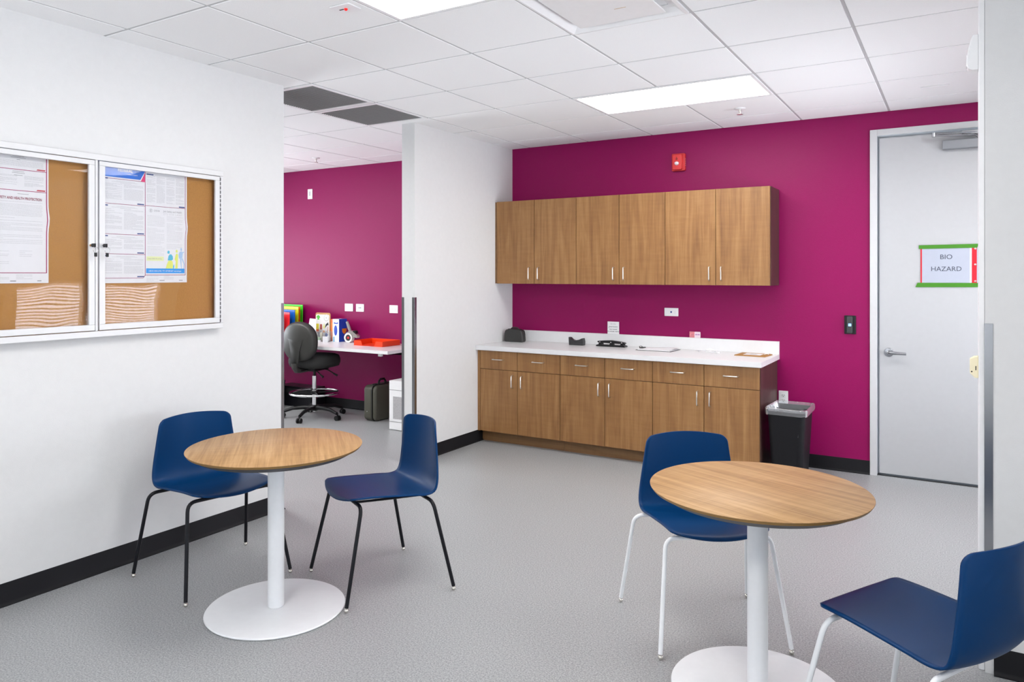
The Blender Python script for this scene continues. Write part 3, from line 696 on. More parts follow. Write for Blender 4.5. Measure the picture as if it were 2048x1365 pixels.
# posters
PX = XL+.0135
def wobble(y, z, zmid, amp): return y+amp*math.exp(-((z-zmid)/.035)**2)
def paper(name, label, y0, y1, z0, z1, zk):
    t = thing(name, label, 'poster', (PX, y0, z0))
    n = 24; b = MB(); vs = []
    for k in range(n+1):
        z = z0+(z1-z0)*k/n; vs += [(0.0004, 0, z-z0), (.0004, wobble(y1, z, zk, .006)-y0, z-z0)]
    vs2 = [(-.0006, y, z) for x, y, z in vs]; m_ = len(vs)
    fs = [(2*k, 2*k+1, 2*k+3, 2*k+2) for k in range(n)]+[(m_+2*k, m_+2*k+2, m_+2*k+3, m_+2*k+1) for k in range(n)]
    fs += [(2*k+1, m_+2*k+1, m_+2*k+3, 2*k+3) for k in range(n)]
    b.add(vs+vs2, fs); b.build('poster_sheet', M_paper, t, smooth=0); return t
def flat(b, y0, y1, z0, z1, x=.0008): b.add([(x, y0, z0), (x, y1, z0), (x, y1, z1), (x, y0, z1)], [(0, 1, 2, 3)])
def para(b, y0, y1, z0, z1, pitch=.0045, h=.0017, rnd=random.Random(5)):
    z = z1
    while z-h > z0:
        y = y0; end = y1 if rnd.random() > .25 else y0+(y1-y0)*rnd.uniform(.4, .9)
        if rnd.random() < .1: z -= pitch; continue
        while y < end-.003:
            wd = min(rnd.uniform(.006, .018), end-y); flat(b, y, y+wd, z-h, z); y += wd+.0012
        z -= pitch
BORD = mat('plum_border', (.30, .035, .12), .5); LG = mat('light_print', (.62, .62, .64), .8); MG = mat('mid_print', (.36, .36, .38), .8)
# right-hand poster
y0, z0 = 2.085, 1.4565
p2 = paper('federal_labor_poster', 'poster with blue FEDERAL heading in the right half of the notice board', y0, 2.612, z0, 2.08, 1.76)
Y = lambda y: y-y0
Z = lambda z: z-z0
b = MB()
for z in (1.990, 1.862, 1.707, 1.606, 1.482): flat(b, 0, Y(2.352 if z < 1.5 else 2.362), Z(z)-.0012, Z(z)+.0012, .0009)
flat(b, Y(2.362), Y(2.600), Z(1.866)-.0012, Z(1.866)+.0012, .0009); flat(b, Y(2.365), Y(2.603), Z(1.498)-.0014, Z(1.498)+.0014, .0009)
flat(b, Y(2.361), Y(2.364), Z(1.498), Z(2.06), .0009)
for k in range(20):
    za, zb_ = 1.497+(2.06-1.497)*k/20, 1.497+(2.06-1.497)*(k+1)/20
    ya, yb2 = wobble(2.600, za, 1.76, .006), wobble(2.600, zb_, 1.76, .006)
    b.add([(.0009, Y(ya), Z(za)), (.0009, Y(ya)+.003, Z(za)), (.0009, Y(yb2)+.003, Z(zb_)), (.0009, Y(yb2), Z(zb_))], [(0, 1, 2, 3)])
b.add([(.0009, Y(2.352), Z(1.4835)), (.0009, Y(2.352), Z(1.4812)), (.0009, Y(2.3655), Z(1.497)), (.0009, Y(2.3625), Z(1.499))], [(0, 1, 2, 3)])
b.build('poster_borders', BORD, p2, smooth=0)
b = MB(); b.add([(.0011, 0, Z(1.998)), (.0011, Y(2.335), Z(1.998)), (.0011, Y(2.362), Z(2.045)), (.0011, Y(2.362), Z(2.06)), (.0011, 0, Z(2.06))], [(0, 1, 2, 3, 4)])
b.build('blue_banner', mat('banner_blue', (.01, .16, .68), .4, var=.35, vscale=12), p2, smooth=0)
b = MB(); b.add([(.0010, Y(2.338), Z(1.991)), (.0010, Y(2.362), Z(1.988)), (.0010, Y(2.362), Z(2.04))], [(0, 1, 2)]); b.build('pink_corner', mat('hot_pink', (.75, .05, .18), .5), p2, smooth=0)
yd_ = (0, 0, 1)
lettering('FEDERAL', .017, mat('banner_white', (.85, .84, .78), .6), p2, (.0012, Y(2.212), Z(2.030)), (0, 1, 0), yd_, width=.080, bold=.02)
lettering('Labor Laws', .007, mat('banner_white', (.85, .84, .78), .6), p2, (.0012, Y(2.262), Z(2.016)), (0, 1, 0), yd_, width=.056)
b = MB()
for (za, zb_) in ((1.872, 1.985), (1.717, 1.855), (1.615, 1.700), (1.492, 1.600)):
    ln = zb_-za
    for (c_, w_, dz) in ((2.255, .10, .004), (2.25, .14, .009), (2.255, .06, .014)): flat(b, Y(c_-w_/2), Y(c_+w_/2), Z(zb_)-dz-.0016, Z(zb_)-dz)
    para(b, .02, Y(2.235), Z(za)+.014, Z(zb_)-.020); para(b, Y(2.245), Y(2.352), Z(za)+.014, Z(zb_)-.020)
for c0 in (2.372, 2.428, 2.486, 2.543): para(b, Y(c0), Y(c0+.05), Z(1.885), Z(2.025), .0046)
para(b, Y(2.375), Y(2.475), Z(1.60), Z(1.815), .0075); para(b, Y(2.488), Y(2.585), Z(1.64), Z(1.815), .0075)
para(b, Y(2.37), Y(2.44), Z(1.462), Z(1.492), .0055); para(b, Y(2.47), Y(2.53), Z(1.472), Z(1.492), .0055)
b.build('body_print', LG, p2, smooth=0)['kind'] = 'stuff'
b = MB()
for z in (1.994, 1.857, 1.702, 1.601): 
    if z < 1.99 or True: flat(b, Y(2.10), Y(2.16), Z(z)-.0075, Z(z)-.002, .0012)
for z in (1.866, 1.711, 1.610, 1.486): flat(b, Y(2.318), Y(2.356), Z(z)+.0005, Z(z)+.0062, .0012)
flat(b, Y(2.562), Y(2.598), Z(1.8695), Z(1.8755), .0012); flat(b, Y(2.37), Y(2.41), Z(2.030), Z(2.036), .0012)
b.build('navy_tabs', mat('navy_ink', (.015, .05, .22), .5), p2, smooth=0)
b = MB()
for y, w_ in ((2.445, .03), (2.563, .022)): flat(b, Y(y), Y(y+w_), Z(1.4665), Z(1.4705), .0012)
b.build('footer_marks', MG, p2, smooth=0)
lettering('Job Safety and Health', .010, MG, p2, (.0009, Y(2.468), Z(1.838)), (0, 1, 0), yd_, width=.112)
lettering("IT'S THE LAW!", .010, mat('faint_grey_print', (.68, .68, .69), .8), p2, (.0009, Y(2.468), Z(1.822)), (0, 1, 0), yd_, width=.112)
lettering('OSHA', .009, MG, p2, (.0009, Y(2.412), Z(1.838)), (0, 1, 0), yd_, width=.034)
b = MB(); b.tube([(.0012, Y(2.395)+.009*math.cos(x), Z(1.842)+.009*math.sin(x)) for x in [i*math.pi/10 for i in range(20)]], .0006, 4, closed=True); flat(b, Y(2.393), Y(2.397), Z(1.836), Z(1.848)); b.build('round_seal', MG, p2, smooth=0)
b = MB(); flat(b, Y(2.370), Y(2.470), Z(1.574), Z(1.597), .0010); b.build('yellow_box', mat('pale_yellow', (.80, .85, .45), .6), p2, smooth=0)
lettering('Contact OSHA. We can help.', .0065, MG, p2, (.0011, Y(2.376), Z(1.582)), (0, 1, 0), yd_, width=.082)
b = MB(); flat(b, Y(2.368), Y(2.597), Z(1.507), Z(1.533), .0010); b.build('blue_strip', mat('sky_blue_ink', (.03, .33, .83), .5), p2, smooth=0)
lettering('1-800-321-OSHA (6742)  TTY 1-877-889-5627  www.osha.gov', .007, M_paper, p2, (.0011, Y(2.380), Z(1.516)), (0, 1, 0), yd_, width=.195, bold=.01)
def blob(b, pts, x): b.add([(x, Y(2.48+p*.001), Z(1.533+q*.001)) for p, q in pts], [tuple(range(len(pts)))])
b = MB(); blob(b, [(2, 0), (8, 20), (18, 42), (34, 46), (44, 38), (46, 20), (44, 0)], .0010); blob(b, [(60, 0), (62, 40), (56, 50), (62, 76), (70, 84), (78, 74), (76, 40), (74, 0)], .0010)
blob(b, [(64, 88), (62, 98), (68, 104), (74, 100), (74, 88)], .0010); b.build('yellow_figures', mat('figure_yellow', (.78, .83, .18), .6), p2, smooth=0)
b = MB(); blob(b, [(14, 44), (18, 66), (24, 76), (36, 78), (45, 66), (46, 50), (38, 44)], .0010); blob(b, [(12, 82), (12, 94), (20, 98), (27, 92), (24, 80)], .0010); blob(b, [(46, 0), (46, 14), (52, 24), (54, 6), (50, -1)], .0010)
b.build('blue_crouching_figure', mat('figure_blue', (.10, .52, .72), .6), p2, smooth=0)
b = MB(); blob(b, [(82, 56), (80, 78), (86, 92), (98, 96), (106, 84), (104, 62), (96, 54)], .0010); blob(b, [(92, 98), (91, 110), (96, 116), (101, 108), (100, 97)], .0010)
blob(b, [(88, 54), (96, 0), (99, 0), (98, 54)], .0010); blob(b, [(98, 54), (112, 24), (110, 0), (114, 0), (117, 26), (104, 60)], .0010); blob(b, [(104, 84), (114, 90), (116, 94), (103, 92)], .0010)
b.build('pale_blue_figure', mat('figure_pale_blue', (.42, .60, .82), .6), p2, smooth=0)
# left-hand poster
y0, z0 = 1.392, 1.4605
p1 = paper('state_labor_poster', 'plum-bordered EMPLOYEE SAFETY AND HEALTH PROTECTION poster in the left half of the notice board', y0, 1.8725, z0, 2.075, 1.76)
b = MB()
for z in (1.982, 1.886): flat(b, .01, Y(1.862), Z(z)-.0014, Z(z)+.0014, .0009)
flat(b, .01, Y(1.865), Z(1.5085)-.0016, Z(1.5085)+.0016, .0009)
for k in range(20):
    za, zb_ = 1.507+(2.06-1.507)*k/20, 1.507+(2.06-1.507)*(k+1)/20
    ya, yb2 = wobble(1.861, za, 1.76, .005), wobble(1.861, zb_, 1.76, .005)
    b.add([(.0009, Y(ya), Z(za)), (.0009, Y(ya)+.0045, Z(za)), (.0009, Y(yb2)+.0045, Z(zb_)), (.0009, Y(yb2), Z(zb_))], [(0, 1, 2, 3)])
b.build('poster_borders', mat('raspberry_border', (.38, .03, .13), .5), p1, smooth=0)
b = MB()
for z in (1.986, 1.890): b.add([(.0010, Y(1.818), Z(z)), (.0010, Y(1.856), Z(z)), (.0010, Y(1.858), Z(z)+.006), (.0010, Y(1.822), Z(z)+.006)], [(0, 1, 2, 3)])
b.build('red_tabs', mat('tab_red', (.55, .04, .07), .5), p1, smooth=0)
b = MB()
for (c_, w_, z) in ((1.74, .05, 2.043), (1.74, .065, 2.037), (1.74, .014, 2.028), (1.74, .05, 1.974), (1.74, .055, 1.967), (1.74, .036, 1.957), (1.76, .048, 1.872)): flat(b, Y(c_-w_/2), Y(c_+w_/2), Z(z)-.002, Z(z))
b.build('heading_print', MG, p1, smooth=0)
b = MB(); para(b, .02, Y(1.85), Z(1.995), Z(2.022)); para(b, .02, Y(1.735), Z(1.905), Z(1.955)); para(b, Y(1.765), Y(1.85), Z(1.905), Z(1.955))
para(b, .02, Y(1.845), Z(1.70), Z(1.835), .0062); para(b, .02, Y(1.845), Z(1.64), Z(1.69), .0075); para(b, .02, Y(1.70), Z(1.575), Z(1.615), .007); para(b, Y(1.745), Y(1.80), Z(1.580), Z(1.61), .008)
para(b, .02, Y(1.70), Z(1.525), Z(1.56), .008); para(b, .02, Y(1.70), Z(1.470), Z(1.50), .006); para(b, Y(1.73), Y(1.80), Z(1.478), Z(1.50), .006)
b.build('body_print', LG, p1, smooth=0)['kind'] = 'stuff'
b = MB()
for y, w_ in ((1.705, .025), (1.822, .018)): flat(b, Y(y), Y(y+w_), Z(1.469), Z(1.473), .0012)
b.build('footer_marks', MG, p1, smooth=0)
lettering('EMPLOYEE SAFETY AND HEALTH PROTECTION', .0115, mat('rose_ink', (.36, .12, .16), .6), p1, (.0009, Y(1.589), Z(1.845)), (0, 1, 0), yd_, width=.252, bold=.03)

# ------------------------------------------------------------------ round tables
def table(label, x, y, rz):
    t = thing('round_table', label, 'table', (x, y, 0), rz)
    MB().lathe([(.02, 0), (.296, 0), (.303, .002), (.3045, .006), (.301, .010), (.05, .0125), (.02, .0125)], 96).build('base_disc', M_powder, t)
    MB().lathe([(.034, .0125), (.036, .014), (.036, .690), (.02, .690)], 40).build('pedestal', M_powder, t, smooth=50)
    MB().lathe([(.05, .690), (.09, .690), (.09, .696), (.05, .696)], 32).build('mounting_plate', M_blackm, t)
    top = MB(); top.lathe([(.02, .7295), (.3795, .7295), (.381, .7305), (.381, .7315), (.380, .7325), (.02, .7325)], 128); top.build('tabletop', M_top, t, smooth=50)
    MB().lathe([(.02, .720), (.374, .720), (.3805, .7294), (.02, .7294)], 128).build('edge_band', M_edge, t, smooth=40)
    MB().lathe([(.02, .6962), (.330, .6962), (.372, .7198), (.02, .7198)], 128).build('underside', M_under, t, smooth=40)
    return t
table('round pedestal table with wood top by the left wall, between the two black-legged chairs', -2.615, 2.316, R(47))
table('round pedestal table with wood top in front of the base cupboards, between the white-legged chairs', -.618, 2.768, R(-112))

# ------------------------------------------------------------------ blue shell chairs
ROWS = [((.238, .446), (.203, .470), .198), ((.214, .456), (.186, .4725), .2045), ((.12, .456), (.105, .470), .209), ((.02, .449), (.014, .463), .2145), ((-.09, .438), (-.086, .455), .2225),
        ((-.166, .434), (-.152, .449), .2265), ((-.218, .448), (-.196, .461), .228), ((-.248, .489), (-.213, .499), .227), ((-.261, .565), (-.219, .567), .218), ((-.269, .672), (-.221, .671), .2015), ((-.276, .776), (-.2195, .7645), .187)]
def chair_shell():
    P = catmull([(c[0], c[1], 0) for c, e_, w_ in ROWS], 6); Q = catmull([(e_[0], e_[1], w_) for c, e_, w_ in ROWS], 6)
    n = len(P); L = [0]
    for a, b_ in zip(Q, Q[1:]): L.append(L[-1]+math.hypot(a.x-b_.x, a.y-b_.y))
    tot = L[-1]
    def at(s):
        for i in range(n-1):
            if L[i+1] >= s-1e-9:
                k = (s-L[i])/max(L[i+1]-L[i], 1e-9); return P[i].lerp(P[i+1], k), Q[i].lerp(Q[i+1], k)
        return P[-1], Q[-1]
    r = .030
    ss = [.020*(1-math.cos(math.pi/2*i/6)) for i in range(6)]+[.020+(tot-.050)*i/52 for i in range(53)]+[tot-.030*(1-math.cos(math.pi/2*i/6)) for i in range(5, -1, -1)]
    nv = 25; vs = []
    for s_ in ss:
        p, q = at(s_); r = .020 if s_ < tot/2 else .030; d = min(s_, tot-s_); cut = r-math.sqrt(max(r*r-(r-min(d, r))**2, 0)); w_ = q.z-cut
        for j in range(nv):
            u = -1+2*j/(nv-1); k = abs(u)**2.0*(w_/q.z)**2
            vs.append((w_*u, p.x+(q.x-p.x)*k, p.y+(q.y-p.y)*k))
    m = len(ss); fs = [(i*nv+j, i*nv+j+1, (i+1)*nv+j+1, (i+1)*nv+j) for i in range(m-1) for j in range(nv-1)]
    b = MB(); b.add(vs, fs); return b
def bend_path(pts, r=.04, n=6):
    out = [Vector(pts[0])]
    for a, c, d in zip(pts, pts[1:], pts[2:]):
        a, c, d = Vector(a), Vector(c), Vector(d); p = c+(a-c).normalized()*r; q = c+(d-c).normalized()*r
        for i in range(n+1):
            t_ = i/n; out.append((p*(1-t_)**2)+(c*2*t_*(1-t_))+(q*t_*t_))
    out.append(Vector(pts[-1])); return out
def make_chair(label, frame_m):
    t = thing('shell_chair', label, 'chair')
    chair_shell().build('seat_shell', M_blue, t, smooth=60, solid=-.008)
    TR = .0088
    for nm, fx, fy, bx, by, bz, cx in (('front', .264, .256, .216, .168, .441, .15), ('rear', .2965, -.260, .256, -.172, .425, .17)):
        MB().tube([(-cx, by, bz), (cx, by, bz)], TR, 12).build('cross_tube', frame_m, t)
        for s_ in (-1, 1):
            pth = bend_path([(s_*cx, by, bz), (s_*bx, by, bz), (s_*fx, fy, .022)], .042)
            lg = MB().tube(pth, TR, 14).build('leg', frame_m, t)
            g = MB(); g.lathe([(.0078, .026), (.0082, .019), (.005, .0185)], 14, (s_*fx, fy, 0)); g.ball((s_*fx, fy, .0105), .0102, sz=1.0)
            g.build('glide', M_glide, lg)
    for s_ in (-1, 1): MB().tube([(s_*.12, .168, .439), (s_*.12, 0, .430), (s_*.12, -.172, .423)], .006, 8).build('side_rail', frame_m, t)
    return t
def place(t, x, y, a):
    t.location = (x, y, 0); t.rotation_euler = (0, 0, a)
ca = make_chair('blue shell chair with black legs against the left wall, behind the wood table', M_blackm)
place(ca, -3.1644, 2.4175, -1.7741)
cb = copy_tree(ca); cb['label'] = 'blue shell chair with black legs right of the left table, back towards the opening'
place(cb, -2.4264, 2.7927, 2.6645)
cc = make_chair('blue shell chair with white legs in front of the base cupboards, behind the right table', M_powder)
place(cc, -.9257, 3.1505, -2.5146)
cd = copy_tree(cc); cd['label'] = 'blue shell chair with white legs in the bottom right corner, nearest the camera'
place(cd, -.0983, 2.5671, 1.0867)
for c_ in (ca, cb, cc, cd): c_['group'] = 'blue shell chairs around the two round tables'

# ------------------------------------------------------------------ left room: desk
ZD = .76
t = thing('wall_desk', 'long white wall-hung desk in the left room', 'desk', (-6.3, YM, 0))
MB().box(-8.2+6.3, 5.505-YM, ZD-.032, -4.67+6.3, -.002, ZD-.0005).build('desktop', M_counter, t, bevel=.0015)
MB().box(-8.0+6.3, 5.60-YM, ZD-.046, -4.70+6.3, 5.64-YM, ZD-.0325).build('stiffener', M_blackm, t, smooth=0)
for x in (-5.0, -6.2, -7.6):
    q = MB().prism([(-.003, ZD-.12), (-.003, ZD-.0465), (-.45, ZD-.0465), (-.45, ZD-.062)], x+6.3-.012, x+6.3+.012, 'x').build('wall_bracket', M_blackm, t, smooth=0)
b = MB(); b.box(-4.84+6.3, 5.56-YM, ZD-.064, -4.80+6.3, 5.59-YM, ZD-.0325); b.build('cable_clips', M_plate, t, bevel=.003)

# drafting stool
t = thing('drafting_chair', 'black drafting chair with a chrome foot ring at the left room desk', 'chair', (-5.745, 5.605, 0), R(9))
for k, a in enumerate((-81, -9, 63, 135, 207)):
    c_, s_ = math.cos(R(a)), math.sin(R(a))
    path = [(.02*c_, .02*s_, .105), (.12*c_, .12*s_, .108), (.23*c_, .23*s_, .098), (.315*c_, .315*s_, .070)]
    lg = MB(); lg.tube(path, [.026, .021, .018, .016], 10); lg = lg.build('base_leg', M_blackp, t)
    w_ = MB(); px, py = .325*c_, .325*s_; nx, ny = -s_, c_
    w_.cyl((px, py, .05), (px, py, .075), .008, n=10)
    for o_ in (-.016, .016):
        w_.cyl((px+nx*(o_-.008), py+ny*(o_-.008), .026), (px+nx*(o_+.008), py+ny*(o_+.008), .026), .026, n=20)
    w_.build('caster', M_blackp, lg)
MB().lathe([(.036, .075), (.042, .09), (.040, .128), (.030, .135)], 28).build('hub', M_blackp, t)
b = MB(); b.cyl((0, 0, .062), (0, 0, .0748), .018, n=24); b.cyl((0, 0, .1352), (0, 0, .438), .0255, n=28); b.build('chrome_column', M_chrome, t)
MB().cyl((0, 0, .438), (0, 0, .50), .014, n=20).build('gas_rod', M_blackp, t)
b = MB(); b.tube([(.252*math.cos(x), .252*math.sin(x), .262) for x in [i*2*math.pi/48 for i in range(48)]], .0115, 12, closed=True); b.build('foot_ring', M_chrome, t)
b = MB()
for k in range(4):
    x = R(45+90*k); b.tube([(.03*math.cos(x), .03*math.sin(x), .262), (.245*math.cos(x), .245*math.sin(x), .262)], .008, 8)
b.lathe([(.03, .245), (.036, .25), (.036, .275), (.03, .28)], 20); b.build('ring_spokes', M_blackp, t)
b = MB(); b.prism(rrect(-.10, -.15, .10, .13, .03), .50, .535, 'z'); b.box(-.035, -.26, .515, .035, -.10, .535); b.build('seat_mechanism', M_blackp, t, bevel=.006)
b = MB(); b.tube([(.09, .02, .515), (.15, .03, .50), (.23, .05, .455)], [.006, .006, .006], 8); b.tube([(.20, .045, .468), (.245, .055, .445)], [.008, .012], 10)
b.tube([(.06, -.09, .515), (.12, -.10, .49), (.17, -.11, .455)], .006, 8); b.tube([(.15, -.105, .468), (.19, -.115, .448)], [.008, .012], 10); b.build('adjust_levers', M_blackp, t)
def oval(hx, hy, n=64, e_=2.3):
    o_ = []
    for i in range(n):
        a = 2*math.pi*i/n; c_, s_ = math.cos(a), math.sin(a)
        o_.append((hx*math.copysign(abs(c_)**(2/e_), c_), hy*math.copysign(abs(s_)**(2/e_), s_)))
    return o_
b = MB(); rings = [(.80, .535), (.95, .545), (1.0, .58), (1.0, .615), (.95, .648), (.82, .662), (.5, .664), (.1, .660)]
loft(b, [(oval(.255*k, .25*k), z) for k, z in rings]); b.build('seat_pad', M_blackf, t, smooth=60)
# backrest: local -y side, rear shell faces -y
def backrest(b, k_list, hw, hz, zc, mi=0):
    n = 64; vs = []; fs = []
    for k, y in k_list:
        for p in oval(hw*k, hz*k, n, 2.3): vs.append((p[0], y+.30*p[0]**2*1.6, zc+p[1]))
    m = len(k_list)
    for i in range(m-1): fs += [(i*n+j, i*n+(j+1) % n, (i+1)*n+(j+1) % n, (i+1)*n+j) for j in range(n)]
    fs += [tuple(range(n-1, -1, -1)), tuple(range((m-1)*n, m*n))]; b.add(vs, fs, mi); return b
b = MB(); backrest(b, [(.10, -.320), (.55, -.316), (.84, -.300), (.90, -.296), (.97, -.278), (.99, -.262), (.95, -.258)], .205, .200, .815); b.build('backrest_shell', M_shell, t, smooth=70)
b = MB(); backrest(b, [(.94, -.272), (1.0, -.262), (1.01, -.245), (.94, -.222), (.7, -.208), (.2, -.205)], .205, .200, .815); b.build('backrest_pad', M_blackf, t, smooth=70)
b = MB(); b.add([(-.145, -.296, .875), (.145, -.296, .875), (.085, -.318, .835), (-.085, -.318, .835), (.052, -.330, .72), (-.052, -.330, .72), (.042, -.332, .58), (-.042, -.332, .58)],
                [(0, 3, 2, 1), (3, 5, 4, 2), (5, 7, 6, 4)]); b.build('back_spine', M_shell, t, smooth=50, solid=-.016)
b = MB(); b.tube([(0, -.325, .60), (0, -.322, .56), (0, -.30, .53), (0, -.24, .522), (0, -.12, .522)], [.034, .034, .03, .028, .028], 12); b.build('back_bar', M_shell, t)

# things on the desk
t = thing('file_sorter', 'row of upright coloured folders standing on the left room desk', 'folders', (-6.5, 5.95, ZD))
MB().box(-.02-.3, -.09, 0, .225, .16, .012).build('sorter_base', M_blackp, t, bevel=.002)
bpy.data.objects.remove(bpy.data.objects['sorter_base']); bpy.data.objects.remove(t)
def folder(label, x0, x1, yy, h, col, tilt=0., mats=None):
    t = thing('folder', label, 'folder', ((x0+x1)/2, yy, ZD), R(tilt), 'coloured folders standing on the left room desk')
    hw = (x1-x0)/2
    MB().prism([(-hw, 0), (hw, 0), (hw+.01, h), (-hw+.004, h+.006)], -.004, .004, 'y').build('folder_cover', col, t, bevel=.002)
    for x in (-hw+.01, hw-.03): MB().box(x, -.0058, .01, x+.004, -.0042, h-.03).build('folder_rib', col, t, smooth=0)
fg = mat('folder_green', (.06, .72, .02), .3); fy = mat('folder_yellow', (.80, .74, .01), .35); fo = mat('folder_orange', (.9, .12, .005), .35)
fb = mat('folder_blue', (.005, .12, .55), .3); fr_ = mat('folder_red', (.75, .02, .03), .3); fw = mat('folder_clear', (.7, .7, .72), .3)
folder('bright green upright folder on the left room desk, rearmost', -7.05, -6.482, 6.13, .385, fg)
folder('orange upright folder in front of the green one', -7.05, -6.477, 6.08, .365, fo)
folder('yellow upright folder in front of the orange one', -7.05, -6.445, 6.03, .365, fy)
folder('blue upright folder in front of the yellow one', -6.95, -6.428, 5.96, .335, fb)
folder('red upright folder in front of the blue one', -6.90, -6.425, 5.88, .310, fr_)
folder('clear white upright folder at the very front of the coloured folders', -6.85, -6.465, 5.82, .285, fw)

t = thing('desk_organizer', 'clear plastic organizer full of small supplies on the left room desk', 'organizer', (-6.072, 5.98, ZD))
M_clr = film('clear_styrene', (.97, .98, .99), .08, .0, 4, .06, ior=1.15)
MB().box(-.17, -.06, .001, .17, .06, .004).build('tray_floor', M_clr, t, smooth=0)
b = MB(); b.box(-.17, -.062, 0, .17, -.059, .11); b.box(-.17, .058, 0, .17, .061, .11); b.box(-.171, -.06, 0, -.168, .06, .17); b.box(.168, -.06, 0, .171, .06, .11); b.box(-.03, -.058, .004, -.027, .057, .12); b.box(.06, -.058, .004, .063, .057, .1)
b.build('organizer_walls', M_clr, t, smooth=0)
b = MB(); b.add([(-.165, -.02, .005), (-.02, -.02, .005), (-.02, -.01, .24), (-.12, -.01, .245)], [(0, 1, 2, 3)]); b.build('clear_sleeve', mat('sleeve_white', (.75, .77, .8), .3, var=.25, vscale=40), t, smooth=0, solid=.002)
sup = [(-.13, .00, .03, .07, (.7, .72, .78)), (-.09, -.03, .025, .05, (.2, .25, .5)), (-.05, .02, .02, .08, (.8, .8, .78)), (0, -.02, .03, .05, (.5, .62, .45)), (.03, .02, .02, .09, (.75, .7, .5)), (.1, 0, .03, .045, (.62, .62, .64)), (.14, .02, .02, .06, (.85, .85, .85))]
for k, (x, y, r_, h, c_) in enumerate(sup):
    b = MB(); (b.cyl((x, y, .0045), (x, y, h), r_*.8, n=14) if k % 2 else b.box(x-r_*.7, y-r_*.5, .0045, x+r_*.7, y+r_*.5, h))
    s2 = b.build('supply_container', mat('supply_%d' % k, c_, .5), t)
t = thing('tape_roll', 'small roll of pale green tape in front of the organizer', 'tape', (-5.985, 5.875, ZD))
MB().lathe([(.026, 0), (.045, 0), (.045, .022), (.026, .022)], 30, ring=True).build('white_roll', M_paper, t)
MB().lathe([(.026, .0225), (.04, .0225), (.04, .045), (.026, .045)], 30, ring=True).build('green_roll', mat('pale_green_tape', (.35, .5, .35), .5), t)
t = thing('label_card_stand', 'small grey card propped against the organizer', 'card', (-5.87, 5.885, ZD), R(8))
MB().box(-.036, -.003, 0, .036, .003, .062).build('card', mat('card_grey', (.6, .6, .62), .4, var=.2, vscale=90), t, bevel=.001)

t = thing('sticker_clipboard', 'brown clipboard covered in stickers standing behind the organizer', 'clipboard', (-6.11, 6.09, ZD), 0)
MB().prism(rrect(-.115, .0, .115, .305, .025), -.003, .003, 'y').build('board', mat('hardboard', 'c89a62', .6), t, smooth=0)
W = mat('sticker_white', (.85, .85, .84), .4)
def sticker(pts, m_, d=.0032, nm='sticker'): MB().prism(pts, -d-.0005, -d, 'y').build(nm, m_, t, smooth=0)
def disc(cx, cz, r_, n=20): return [(cx+r_*math.cos(2*math.pi*i/n), cz+r_*math.sin(2*math.pi*i/n)) for i in range(n)]
sticker(rrect(-.108, .01, .10, .285, .02), W)
sticker(disc(-.07, .25, .036), W, .0038); sticker([(-.10, .25), (-.088, .27), (-.07, .278), (-.052, .27), (-.04, .25), (-.055, .246), (-.058, .225), (-.082, .225), (-.085, .246)], mat('sticker_green', (.10, .55, .06), .4), .0044)
sticker(disc(.055, .25, .040), mat('sticker_grey', (.6, .6, .58), .4), .0038); sticker(disc(.055, .25, .032), W, .0044); sticker(disc(.055, .25, .010), mat('sticker_grey', (.6, .6, .58), .4), .005)
sticker([(-.105, .09), (-.065, .09), (-.06, .18), (-.105, .18)], mat('sticker_yellow', (.72, .62, .04), .4, var=.5, vscale=60), .0038)
sticker([(-.105, .09), (-.06, .09), (-.06, .115), (-.105, .115)], fo, .0044)
sticker([(-.045, .115), (-.01, .115), (-.01, .175), (-.045, .175)], mat('sticker_brick', (.45, .1, .07), .4), .0038)
sticker([(.0, .14), (.02, .19), (.035, .15), (.02, .12)], mat('sticker_lemon', (.75, .75, .3), .4), .0038)
sticker([(.03, .13), (.045, .175), (.08, .20), (.09, .165), (.075, .17), (.055, .155)], mat('sticker_black', (.03, .03, .03), .4), .0038)
sticker([(.0, .08), (.03, .08), (.03, .105), (.0, .105)], mat('sticker_orange', (.85, .3, .03), .4), .0038)
sticker([(.072, .08), (.078, .08), (.082, .15), (.076, .15)], mat('sticker_red', (.6, .05, .05), .4), .0038)
sticker([(-.10, .045), (-.07, .045), (-.06, .085), (-.085, .08)], mat('sticker_black', (.03, .03, .03), .4), .0038)
sticker([(-.05, .05), (-.02, .045), (-.012, .09), (-.045, .095)], mat('sticker_grey', (.6, .6, .58), .4), .0038)
sticker(disc(.055, .055, .022), mat('sticker_blue', (.05, .14, .5), .4), .0038)

t = thing('orange_binder', 'narrow orange binder between the stickered clipboard and the white and blue box', 'binder', (-5.925, 6.06, ZD))
MB().box(-.028, -.010, 0, .036, .11, .240).build('binder_cover', fo, t, bevel=.003)
MB().box(-.020, -.0108, .03, .028, -.0100, .20).build('spine_label', mat('spine_orange', (.9, .22, .02), .4), t, smooth=0)

